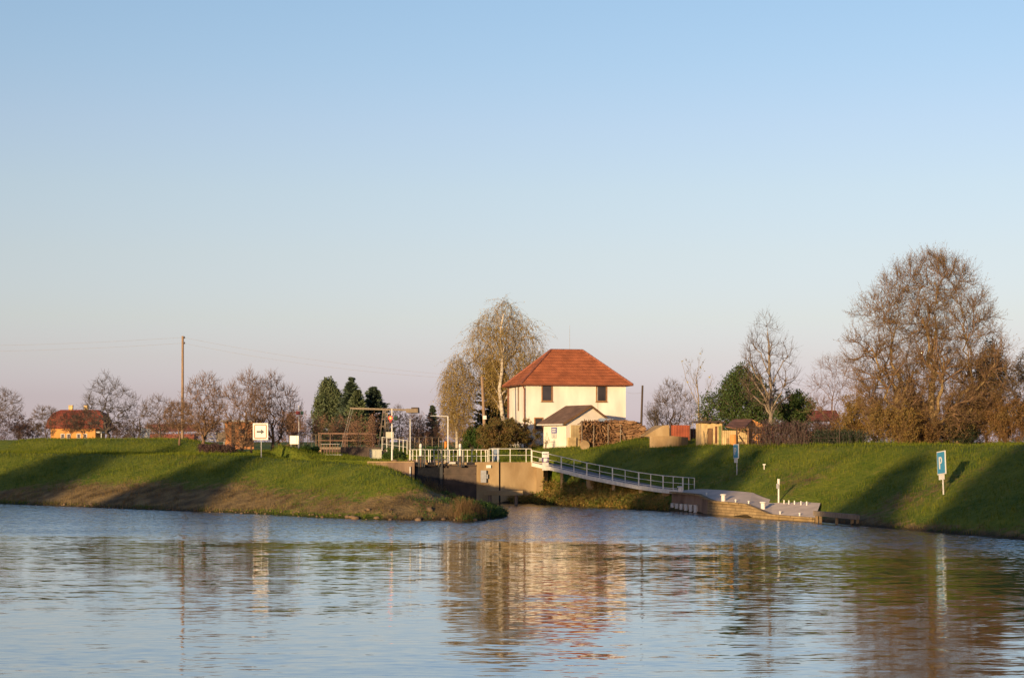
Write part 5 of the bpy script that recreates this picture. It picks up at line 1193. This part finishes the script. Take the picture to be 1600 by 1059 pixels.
# ================================================================== TREES AND SHRUBS
def orch(lab, px, d, top, wpx, seed, ybase=None, n=(12, 9, 7, 5), bark=None, leaf=None, leaves=0, stems=1, base=None, r=.11, ang=(48, 42, 40, 38), up=.05, tfrac=.5, group='bare orchard trees on the left', ls=.09, frac=1., t0=.3, twig=None, ln=(.75, .6, .55, .5), dm={}):
    b = gz(X(px, d), d) if base is None else base
    H = Z(top, d) - b; res = dome(seed, H, wpx / F * d, r=r, **{**dict(n=(8, 6, 5, 4), zlo=.22, zw=.62, rmin=.011), **dm})
    return plant('bare_tree', lab, 'tree', px, d, res, 2, bark or M['bark'], leaf, leaves, ls, .2, b, group, seed=seed, frac=frac, twig=twig)
orch('bare tree cut by the left edge with long reaching twigs', -14, 186, 592, 116, 101, dm=dict(zlo=.3, zw=.55, n=(8, 7, 6, 5)))
orch('small bare tree left of the apricot house', 71, 205, 630, 48, 102, dm=dict(n=(7, 7, 5, 6)))
orch('thin dark tree before the left half of the apricot roof', 110, 200, 636, 44, 103, r=.07, dm=dict(n=(6, 6, 5, 6), zlo=.4, fork=.35))
orch('thin dark crowned tree before the right half of the apricot roof', 131, 196, 634, 52, 104, r=.08, dm=dict(n=(7, 7, 6, 6), zlo=.4, fork=.35))
orch('largest bare tree of the left orchard right of the apricot house', 166, 184, 574, 92, 105, r=.24, bark=M['barkdark'], dm=dict(n=(10, 6, 5, 4), zlo=.2, zw=.58, jit=.06, fork=.22))
orch('leaning bare tree between the large orchard tree and the pale board', 212, 184, 608, 66, 106, r=.15, bark=M['barkdark'], dm=dict(n=(7, 6, 4, 4), zlo=.15, stems=((.3, 0), (-.2, .2))))
orch('rounded bare tree before the dark red barn', 250, 178, 609, 70, 107, dm=dict(n=(8, 6, 5, 4), zlo=.25))
orch('small bare tree with its trunk on the dike left of the utility pole foot', 280, 160, 622, 52, 108, bark=M['barkwarm'], dm=dict(n=(8, 7, 6, 5), zlo=.3))
orch('upright bare tree with mossy fork beside the dark brush heap', 318, 151, 576, 76, 109, r=.17, bark=M['barkwarm'], leaf=L['scrub'], leaves=1, ls=.06, dm=dict(n=(12, 7, 5, 4), zlo=.2, zw=.6, ptop=1.7, up=.6, rise=1.3))
orch('broad bare tree with fan of shoots left of the arrow sign', 382, 172, 572, 96, 110, r=.18, bark=M['barkwarm'], dm=dict(n=(14, 8, 5, 4), zlo=.1, zw=.6, up=.6, rise=1.1, stems=((0, 0), (.6, .3))))
orch('broad reddish bare tree with fan of shoots behind the arrow sign', 424, 176, 576, 96, 111, r=.18, bark=M['barkwarm'], dm=dict(n=(14, 8, 5, 4), zlo=.1, zw=.6, up=.5, rise=1.1, stems=((0, 0), (.7, .3))))
# brush heap
shrub('brush_heap', 'low dark heap of brush beside the mossy forked tree', 'brush heap', 341, 150.5, 1.0, 3.4, L['hedge'], 121, leaves=4, lsize=.12, depth=1.5, stems=12, bark=M['barkdark'])
# scrub behind the drawbridge
for k, (px, d, top, wd, lab) in enumerate(((470, 205, 634, 50, 'reddish scrub behind the bright cabinet'), (505, 210, 640, 55, 'reddish brown scrub left behind the drawbridge railing'), (538, 212, 645, 50, 'brown scrub in the middle behind the drawbridge railing'), (566, 208, 634, 46, 'tall rusty scrub left of the drawbridge tower'), (640, 215, 662, 60, 'brown scrub right of the drawbridge tower'), (668, 205, 640, 60, 'bare brown bush under the left birch branches'), (722, 200, 655, 70, 'purplish bare thicket behind the lock under the birch'))):
    b = gz(X(px, d), d); shrub('scrub_bush', lab, 'bush', px, d, Z(top, d) - b, wd / F * d, L['scrub'], 130 + k, leaves=2, lsize=.13, n=(9, 7, 5), stems=9, group='scrub behind the lock', bark=M['barkwarm'], ang=(32, 36, 40))
for k, (px, d, top, wd, lab) in enumerate(((15, 235, 636, 70, 'dark thicket at the left edge beyond the dike'), (48, 240, 650, 44, 'low dark thicket between the left edge and the small bare tree'), (190, 245, 652, 60, 'dark bush beneath the large orchard tree'), (345, 225, 640, 66, 'olive brown bush behind the mossy forked tree'), (455, 225, 632, 50, 'brown bush between the fan shaped tree and the conifers'), (275, 235, 650, 90, 'dull bush beneath the utility pole'))):
    b = gz(X(px, d), d); shrub('thicket_bush', lab, 'bush', px, d, Z(top, d) - b, wd / F * d, L['scrub'] if k > 2 else L['hedge'], 140 + k, leaves=3, lsize=.16, n=(8, 6, 5), stems=9, group='thickets beyond the left dike', bark=M['bark'])
# conifers
base = 4.0
gpi = np.random.default_rng(77)
res = dome(151, Z(590, 262) - base, 66 / F * 262, 5, zlo=.04, zw=.30, ptop=1.5, lead=.9, fork=.08, rise=.15, up=.05, n=(20, 8, 5, 3), r=.25, tw=.05)
plant('pine_tree', 'broad green pine left of the dark spruce group', 'tree', 516, 262, res, 1, M['barkdark'], L['pine'], 9, .36, .0, base, lsd=.16, seed=151, asp=.4)
conifer('spruce_tree', 'tallest pointed spruce right of the broad pine', 549, 258, Z(590, 258) - base, 3.8, L['spruce'], 152, base, nb=460, irregular=.18, pw=.75, card=.38, per=48)
conifer('spruce_tree', 'olive green spruce in front of the tallest one', 558, 252, Z(610, 252) - base, 3.0, L['pine'], 153, base, nb=420, irregular=.2, pw=.7, card=.38, per=48)
conifer('spruce_tree', 'dark rounded spruce behind the drawbridge balance beam', 584, 256, Z(605, 256) - base, 3.6, L['spruce'], 154, base, nb=460, irregular=.2, pw=.55, card=.38, per=48)
conifer('spruce_tree', 'small distant spruce left of the birch foot', 676, 268, Z(634, 268) - base, 1.7, L['spruce'], 155, base, nb=200, irregular=.2, pw=.7, card=.36)
conifer('spruce_tree', 'dark spruce hidden behind the birch trunk', 772, 184, Z(566, 184) - 4.6, 2.6, L['spruce'], 156, 4.6, nb=520, irregular=.2, pw=.45, card=.34, z0=.03, per=36)
orch('thin bare tree right of the drawbridge counterweight', 622, 200, 628, 40, 112, n=(8, 6, 5, 4), group='scrub behind the lock')
orch('thin dark bare tree beside the grey post', 648, 205, 640, 36, 113, n=(8, 6, 5, 3), group='scrub behind the lock')

# birch: white trunk, hanging sprays
g = np.random.default_rng(42); db_ = 178.0; bb = gz(X(782, db_), db_); Hb = Z(456, db_) - bb
resb = dome(42, Hb, 134 / F * db_, 4.2, zlo=.30, zw=.62, ptop=2.8, pbot=1.6, lead=.86, fork=.2, rise=1.2, n=(16, 8, 6, 5), r=.26, tw=.12, up=.25, hang=1.0, jit=.02, lump=.05, fill=.4)
def lean_back(res, k):
    for P_, _ in res[1:]: P_[:, :, 1] += k * np.clip(np.hypot(P_[:, :, 0], P_[:, :, 1]) / 1.2, 0, 1)
    return res
resb = lean_back(resb, 1.5)
plant('birch_tree', 'large birch with a white forked trunk and hanging yellow sprays beside the house', 'tree', 785, db_, resb, 2, M['birchbark'], L['birch'], 6, .12, .1, bb, twig=M['birchtwig'], lsd=.07, seed=9, asp=.5)
d2_ = 178.0; b2 = gz(X(712, d2_), d2_); H2 = Z(541, d2_) - b2
resb = dome(43, H2, 62 / F * d2_, 4., zlo=.2, zw=.62, lead=.9, fork=.2, rise=.9, n=(12, 7, 5, 5), r=.17, tw=.15, up=.2, hang=1.2, jit=.03, lump=.06, fill=.5)
plant('birch_tree', 'smaller weeping birch left of the big white trunk', 'tree', 714, d2_, resb, 2, M['birchbark'], L['birch'], 6, .115, .1, b2, twig=M['birchtwig'], lsd=.08, seed=10, asp=.5)

# bushes by the house and on the lock
for k, (px, d, top, wd, lf_, lab) in enumerate(((780, 162, 660, 58, L['bush'], 'green and russet bush left below the house wall'), (812, 164, 647, 84, L['bush'], 'large russet bush hiding the foot of the house'), (616, 148, 699, 36, L['green'], 'rounded green bush beside the signal pole'), (744, 178, 664, 40, L['green'], 'green bush at the foot of the leaning pole'))):
    b = gz(X(px, d), d); shrub('garden_bush', lab, 'bush', px, d, Z(top, d) - b, wd / F * d, lf_, 160 + k, leaves=14, lsize=.13, depth=min(3, wd / F * d), n=(8, 7, 5), stems=10)
shrub('garden_bush', 'long low green bush behind the footbridge railing', 'bush', 690, 165, Z(697, 165) - gz(X(690, 165), 165), 55 / F * 165, L['green'], 165, leaves=8, lsize=.12, depth=2, stems=12)
shrub('garden_bush', 'small dark green bush left of the landing stage', 'bush', 485, 168, Z(695, 168) - gz(X(485, 168), 168), 26 / F * 168, L['green'], 166, leaves=8, lsize=.1, depth=1.5)
shrub('climbing_plant', 'wispy yellow green climber on the corner of the hut', 'climber', 851, 159.6, 1.7, .5, L['bramble'], 167, leaves=1, lsize=.09, depth=.3, stems=3, n=(5, 4, 3))

# right side
def rtree(lab, px, d, top, wpx, seed, name='bare_tree', base=None, group=None, **kw):
    b = (gz(X(px, d), d) if base is None else base); args = dict(r=.14, n=(13, 9, 7, 5)); bark = kw.pop('bark', M['bark']); leaf = kw.pop('leaf', None); leaves = kw.pop('leaves', 0); ls = kw.pop('ls', .1); ntr = kw.pop('ntr', 2); frac = kw.pop('frac', 1.); tb = kw.pop('topbias', 0); twig = kw.pop('twig', None); lsd = kw.pop('lsd', .05); lt0 = kw.pop('lt0', .2)
    args.update(kw); dm = args.pop('dm', None); res = bare(seed, Z(top, d) - b, wpx / F * d, **args) if dm is None else dome(seed, Z(top, d) - b, wpx / F * d, args.get('depth'), r=args['r'], **dm)
    return plant(name, lab, 'tree', px, d, res, ntr, bark, leaf, leaves, ls, lt0, b, group, seed=seed, frac=frac, topbias=tb, twig=twig, lsd=lsd)
rtree('bare spreading shrubby tree right of the dark pole', 1052, 172, 586, 84, 201, stems=3, leaf=L['yellow'], leaves=1, frac=.05, topbias=.75, ls=.16, dm=dict(n=(12, 8, 6, 5), zlo=.08, zw=.5, up=.6, rise=1.2, stems=((0, 0), (.5, .2), (-.4, .2))))
rtree('dark tangled bush beside the slim dark pole', 1028, 168, 618, 40, 202, stems=3, bark=M['barkdark'], ang=(55, 45, 40, 38), n=(8, 6, 5, 4))
rtree('slender tree with a few pale yellow leaves at its tips', 1099, 170, 537, 58, 203, 'poplar_tree', r=.12, ang=(30, 30, 32, 34), up=.16, leaf=L['yellow'], leaves=1, frac=.22, topbias=.45, ls=.22, n=(8, 5, 4, 3), bark=M['barkpale'])
rtree('crooked small tree with yellow green leaves above the yellow shed', 1090, 158, 640, 44, 204, n=(6, 5, 4, 3), leaf=L['yellow'], leaves=1, frac=.3, ls=.14, bark=M['barkwarm'], ang=(60, 50, 45, 40))
rtree('dense dark green yew behind the yellow shed', 1158, 160, 566, 132, 205, 'yew_tree', r=.2, stems=3, ang=(50, 45, 45, 45), n=(15, 9, 7, 4), leaf=L['yew'], leaves=9, ls=.17, t0=.04, lsd=.14, env=dict(soft=.6, p=1.8, zc=.42), q=5., up=.02, depth=5.5, lt0=.0, dm=dict(n=(18, 9, 6, 4), zlo=.0, zw=.34, ptop=1.7, lump=.16, lead=.6, fork=.04, rise=.6, fill=.5))
rtree('dark evergreen with brownish crown behind the purple hedge', 1236, 158, 608, 66, 206, 'evergreen_tree', r=.12, stems=3, n=(10, 7, 5, 4), leaf=L['yew'], leaves=7, ls=.17, t0=.06, lsd=.14, lt0=.0)
rtree('tall bare tree with a pale straight trunk rising beside the yew', 1200, 152, 475, 112, 207, r=.2, bark=M['barkpale'], twig=M['bark'], dm=dict(n=(13, 6, 5, 4), zlo=.25, zw=.5, lead=.8, fork=.22, rise=1.6, up=.5, tw=.06, ptop=1.8, jit=.015, rmin=.006))
rtree('thin bare leaning tree beside the orange shed roof', 1207, 147, 628, 40, 208, n=(5, 4, 4, 3), r=.07, bark=M['barkpale'])
rtree('pinkish bare tree left of the great rusty tree', 1300, 150, 548, 104, 209, stems=2, bark=M['barkwarm'], leaf=L['russet'], leaves=1, frac=.12, ls=.08, dm=dict(n=(12, 8, 5, 4), zlo=.05, zw=.4, up=.4, ptop=1.3, rmin=.005))
# the great tree
dG = 134.0; bG = 3.9; HG = Z(384, dG) - bG; g = np.random.default_rng(88)
resG = dome(90, HG, 276 / F * dG, 9, zlo=.06, zw=.42, ptop=1.9, pbot=2.5, lead=.6, fork=.12, rise=1.25, n=(26, 11, 9, 7), r=.38, tw=.06, up=.4, stems=((0.3, 0), (-1.9, .5), (2.0, .6)), jit=.035, rmin=.007, lump=.05, fill=.45)
plant('great_tree', 'huge spreading tree with sparse rust brown leaves on the right', 'tree', 1452, dG, resG, 2, M['barkbig'], L['rust'], 4, .08, .1, bG, twig=M['barkwarm'], lsd=.07, seed=20, frac=.95)
for k, (px, d, top, wd, lf_, lab, nm) in enumerate((
        (1345, 140, 606, 70, L['rust'], 'golden brown bush below the left side of the great tree', 'autumn_bush'), (1392, 131, 622, 84, L['rust'], 'rusty bush hiding the left trunks of the great tree', 'autumn_bush'),
        (1436, 133, 640, 70, L['russet'], 'russet bush at the foot of the great tree', 'autumn_bush'), (1490, 134, 640, 64, L['darkhedge'], 'dark green bush right of the great trunk', 'evergreen_bush'),
        (1536, 136, 604, 84, L['russet'], 'tall russet bush below the right side of the great tree', 'autumn_bush'), (1582, 133, 610, 76, L['russet'], 'brown thicket at the right edge of the dike', 'autumn_bush'),
        (1422, 138, 590, 80, L['rust'], 'tall golden bush between the two main trunks', 'autumn_bush'), (1320, 146, 650, 50, L['russet'], 'reddish bush beside the distant red roof', 'autumn_bush'), (1512, 140, 590, 70, L['rust'], 'brown bush behind the right limb of the great tree', 'autumn_bush'))):
    b = 3.8; shrub(nm, lab, 'bush', px, d, Z(top, d) - b, wd / F * d, lf_, 220 + k, leaves=4, lsize=.12, depth=3, base=b, n=(11, 8, 6), stems=10, ang=(38, 40, 40), bark=M['barkwarm'])
rtree('dark leafy tree rising behind the right flank of the great tree', 1545, 146, 522, 56, 230, 'evergreen_tree', base=3.8, r=.15, leaf=L['darkhedge'], leaves=3, ls=.16, lsd=.12, dm=dict(n=(9, 8, 6, 5), zlo=.4, zw=.7))
rtree('brown leaved tree cut by the right edge', 1607, 138, 538, 92, 231, 'autumn_tree', base=3.8, r=.16, leaf=L['rust'], leaves=2, ls=.11, dm=dict(n=(12, 9, 7, 6), zlo=.08, zw=.5))
rtree('thin pale trunked tree behind the right bushes', 1562, 136, 575, 50, 232, base=3.8, r=.1, bark=M['barkpale'], n=(8, 6, 5, 4))
shrub('thicket_bush', 'dark twiggy bush standing before the distant red roof', 'bush', 1290, 150, Z(641, 150) - 3.8, 62 / F * 150, L['hedge'], 171, leaves=3, lsize=.12, depth=2.5, base=3.8, n=(10, 8, 5), stems=10, bark=M['barkdark'])
# hedges
def hedge(lab, px0, d0, px1, d1, top, m, seed, bark):
    g = np.random.default_rng(seed); a, b = Vector((X(px0, d0), d0, 0)), Vector((X(px1, d1), d1, 0)); c = (a + b) / 2; zb = gz(c.x, c.y) - .3
    root = thing('hedge', lab, 'hedge', (c.x, c.y, zb)); Ln = (b - a).length; n = int(Ln * 60)
    u = g.random(n); base = np.array([(a.x - c.x), (a.y - c.y), 0])[None] * (1 - 2 * u)[:, None] + g.normal(0, .3, (n, 3)) * [1, 1, 0]
    hh = (Z(top, (d0 + d1) / 2) - zb) * g.uniform(.75, 1.02, n) * (1 + .06 * np.sin(u * 17)); K = 5; Pp = np.zeros((n, K, 3)); dr = g.normal(0, .22, (n, 2))
    for k in range(K): f = k / (K - 1); Pp[:, k] = base + np.stack([dr[:, 0] * f, dr[:, 1] * f, hh * f], -1) + g.normal(0, .04, (n, 3))
    v, q = tubes(Pp, np.tile(np.linspace(.018, .008, K), (n, 1)), 3); tw = np_mesh('stems', v, q, bark, root)
    pts = along(g, Pp, 26, .03) + g.normal(0, .12, (n * 26, 3)); v, q = cards(g, pts, .13); np_mesh('foliage', v, q, m, tw)
hedge('purple brown twiggy hedge right of the orange shed', 1186, 135.5, 1262, 131.5, 657, L['hedge'], 301, M['barkdark'])
hedge('low dark hedge on the crest right of the purple hedge', 1264, 132.5, 1345, 127.5, 672, L['darkhedge'], 302, M['barkdark'])
# undergrowth below the ramp and at the waterline, reeds on the spit
def undergrowth(name, pts, hts, m, seed, per, size, stems=True):
    g = np.random.default_rng(seed); n = len(pts); K = 4; hh = np.asarray(hts); dr = g.normal(0, .35, (n, 2)) * hh[:, None]; Pp = np.zeros((n, K, 3))
    for k in range(K): f = k / (K - 1); Pp[:, k] = pts + np.stack([dr[:, 0] * f, dr[:, 1] * f, hh * (f - .25 * f * f) * 1.3], -1)
    a = tubes(Pp, np.tile(np.linspace(.014, .006, K), (n, 1)), 3); lp = along(g, Pp, per, .05) + g.normal(0, .07, (n * per, 3)); b = cards(g, lp, size)
    v, q = join([a, b]); return tag(np_mesh(name, v, q, m), kind='stuff')
g = np.random.default_rng(61); n = 14000
x = g.uniform(-.5, 12.5, n); y = g.uniform(125, 143, n); z, sd = height(x, y)
yr = np.interp(x, [p.x for p in rpts[:7]], [p.y for p in rpts[:7]]); zrp = np.interp(x, [p.x for p in rpts[:7]], [p.z for p in rpts[:7]])
ok = (sd > 0) & (y < yr + 1.6) & (y < 142.0) & (x > -.3) & ~((x > 11.3) & (y < 129)); x, y, z, zrp = x[ok], y[ok], z[ok], zrp[ok]
hh = np.clip((zrp - .25 - z), .15, 1.5) * np.where(y < yr[ok] + .4, .5, 1) * g.uniform(.3, 1., len(x)) * (.5 + .95 * (vnoise(x, y, 1.3, 71) + .5))
undergrowth('undergrowth', np.stack([x, y, z], -1), hh, L['bramble'], 62, 12, .15)
g = np.random.default_rng(63); n = 4600
x = np.minimum(-.2, -.2 - np.abs(g.normal(0, 3.2, n))); y = g.uniform(108, 128, n); z, sd = height(x, y); ok = (sd > .1) & (sd < 4.2) & ((x > -3.5) | (vnoise(x, y, 1.1, 77) > .1)); x, y, z = x[ok], y[ok], z[ok]
undergrowth('bank_weeds', np.stack([x, y, z], -1), g.uniform(.12, .5, len(x)) * np.clip(1 + (x + 1.5) * .1, .35, 1), L['green'], 64, 6, .10)
g = np.random.default_rng(65)
for k, (px, d, h, cnt, lab) in enumerate(((724, 110.2, 1.15, 240, 'upright clump of dry brown reeds on the tip of the spit'), (742, 111.2, .8, 140, 'low clump of dry reeds at the end of the spit'), (676, 128, .9, 160, 'dry reddish grass clump before the lock gate'), (692, 126, .7, 120, 'short dry grass clump right before the gate'))):
    xc, yc = X(px, d), d; z0 = gz(xc, yc); rt = thing('reed_clump', lab, 'reeds', (xc, yc, z0), 0, 'dry reed clumps on the spit')
    bs_ = g.normal(0, .28, (cnt, 3)) * [1.3, 1, 0]; zz2 = height(bs_[:, 0] + xc, bs_[:, 1] + yc)[0] - z0; bs_[:, 2] = zz2; K = 4; Pp = np.zeros((cnt, K, 3)); dr = g.normal(0, .22, (cnt, 2)); hh = h * g.uniform(.5, 1.1, cnt)
    for j in range(K): f = j / (K - 1); Pp[:, j] = bs_ + np.stack([dr[:, 0] * f * f * h, dr[:, 1] * f * f * h, hh * f], -1)
    v, q = tubes(Pp, np.tile(np.linspace(.014, .005, K), (cnt, 1)), 3); np_mesh('stalks', v, q, L['reed'], rt)
# stones of the eroded spit
g = np.random.default_rng(66); n = 9000
x = g.uniform(-46, -1, n); y = g.uniform(106, 145, n); z, sd = height(x, y); ok = (sd > -.25) & (sd < 2.6) & (g.random(n) < np.where(x > -13, np.clip(.36 - sd / 6, 0, 1), np.clip(.9 - sd / .9, 0, .9))); x, y, z = x[ok], y[ok], z[ok]
bv = np.array([(math.cos(a) * math.cos(b), math.sin(a) * math.cos(b), math.sin(b)) for b in (-.9, -.2, .5, 1.2) for a in np.arange(6) * math.pi / 3]); Vs, Qs = [], []
for i in range(len(x)):
    s_ = g.uniform(.05, .19 if x[i] > -13 else .10) * (1.5 if g.random() < .08 else 1); v = bv * g.uniform(.7, 1.25, (24, 1)) * s_ * np.array([g.uniform(.8, 1.5), g.uniform(.8, 1.4), .75]); Vs.append(v + [x[i], y[i], z[i] + s_ * .15])
    Qs.append(np.array([(k * 6 + j, k * 6 + (j + 1) % 6, (k + 1) * 6 + (j + 1) % 6, (k + 1) * 6 + j) for k in range(3) for j in range(6)] + [(18, 19, 20, 21), (18, 21, 22, 23)]) + 24 * i)
tag(np_mesh('shore_rocks', np.concatenate(Vs), np.concatenate(Qs), M['rock']), kind='stuff')

# trees on the near bank behind the viewer; their long shadows lie on the far bank
def bank_tree(lab, x, y, H, Wd, seed, high=False, src={}):
    key = (seed % 3) + (10 if high else 0)  # high: made-up raised crown on a bare trunk, shaped to shade a strip
    if key not in src:
        res = dome(400 + key, 20, 11, zlo=.87 if high else .1, zw=.92 if high else .5, n=(14, 8, 6, 5), r=.35, lead=.9 if high else .7, rmin=.012, fork=.8 if high else .16)
        src[key] = plant('riverside_tree', lab, 'tree', 0, 1, res, 1, M['barkwarm'], L['rust'], 4, .75, .0, 3.3, 'riverside trees on the near bank', lsd=.35, seed=400 + key, xy=(x, y)); o = src[key]
    else: o = copy_tree(src[key]); o['label'] = lab
    o.location = (x, y, 3.2); o.scale = (Wd / 11, Wd / 11, H / 20); o.rotation_euler = (0, 0, seed * 1.7)
SH = math.tan(R(SUN_AZ))
def caster(px, d, ztop, wd, seed, lab, y=-18., high=False):
    """tree whose top shades height ztop at the far-bank point (px, d)"""
    L_ = (d - y) / math.cos(R(SUN_AZ)); x = X(px, d) - (d - y) * SH; bank_tree(lab, x, y, ztop + L_ * math.tan(R(SUN_EL)) - 3.2, wd, seed, high)
caster(965, 143, 4.7, 7, 3, 'high crowned tree added on the near bank to shade grass below the wood pile', high=True)
caster(1030, 142, 5.0, 9, 4, 'flat crowned tree added on the near bank to shade the slope behind the ramp', high=True)
caster(1108, 134, 4.9, 8, 2, 'round tree on the near bank shading the small parking sign')
caster(1160, 131, 4.9, 6, 5, 'slim tree on the near bank shading the dark slope beside the quay')
caster(1392, 110, 5.0, 6.8, 3, 'leafy tree on the near bank shading the slope left of the big sign')
caster(1620, 100, 7.5, 10, 4, 'tall tree on the near bank shading the right end of the dike')
caster(1720, 97, 8.5, 13, 5, 'tallest tree on the near bank beyond the right end of the dike')
caster(140, 150, 5.6, 15, 6, 'wide tree on the near bank shading the left slope')
caster(275, 134, 3.6, 13, 7, 'lower tree on the near bank shading the middle of the left slope')
caster(405, 138, 4.3, 11, 1, 'tree on the near bank shading the grass around the arrow sign')
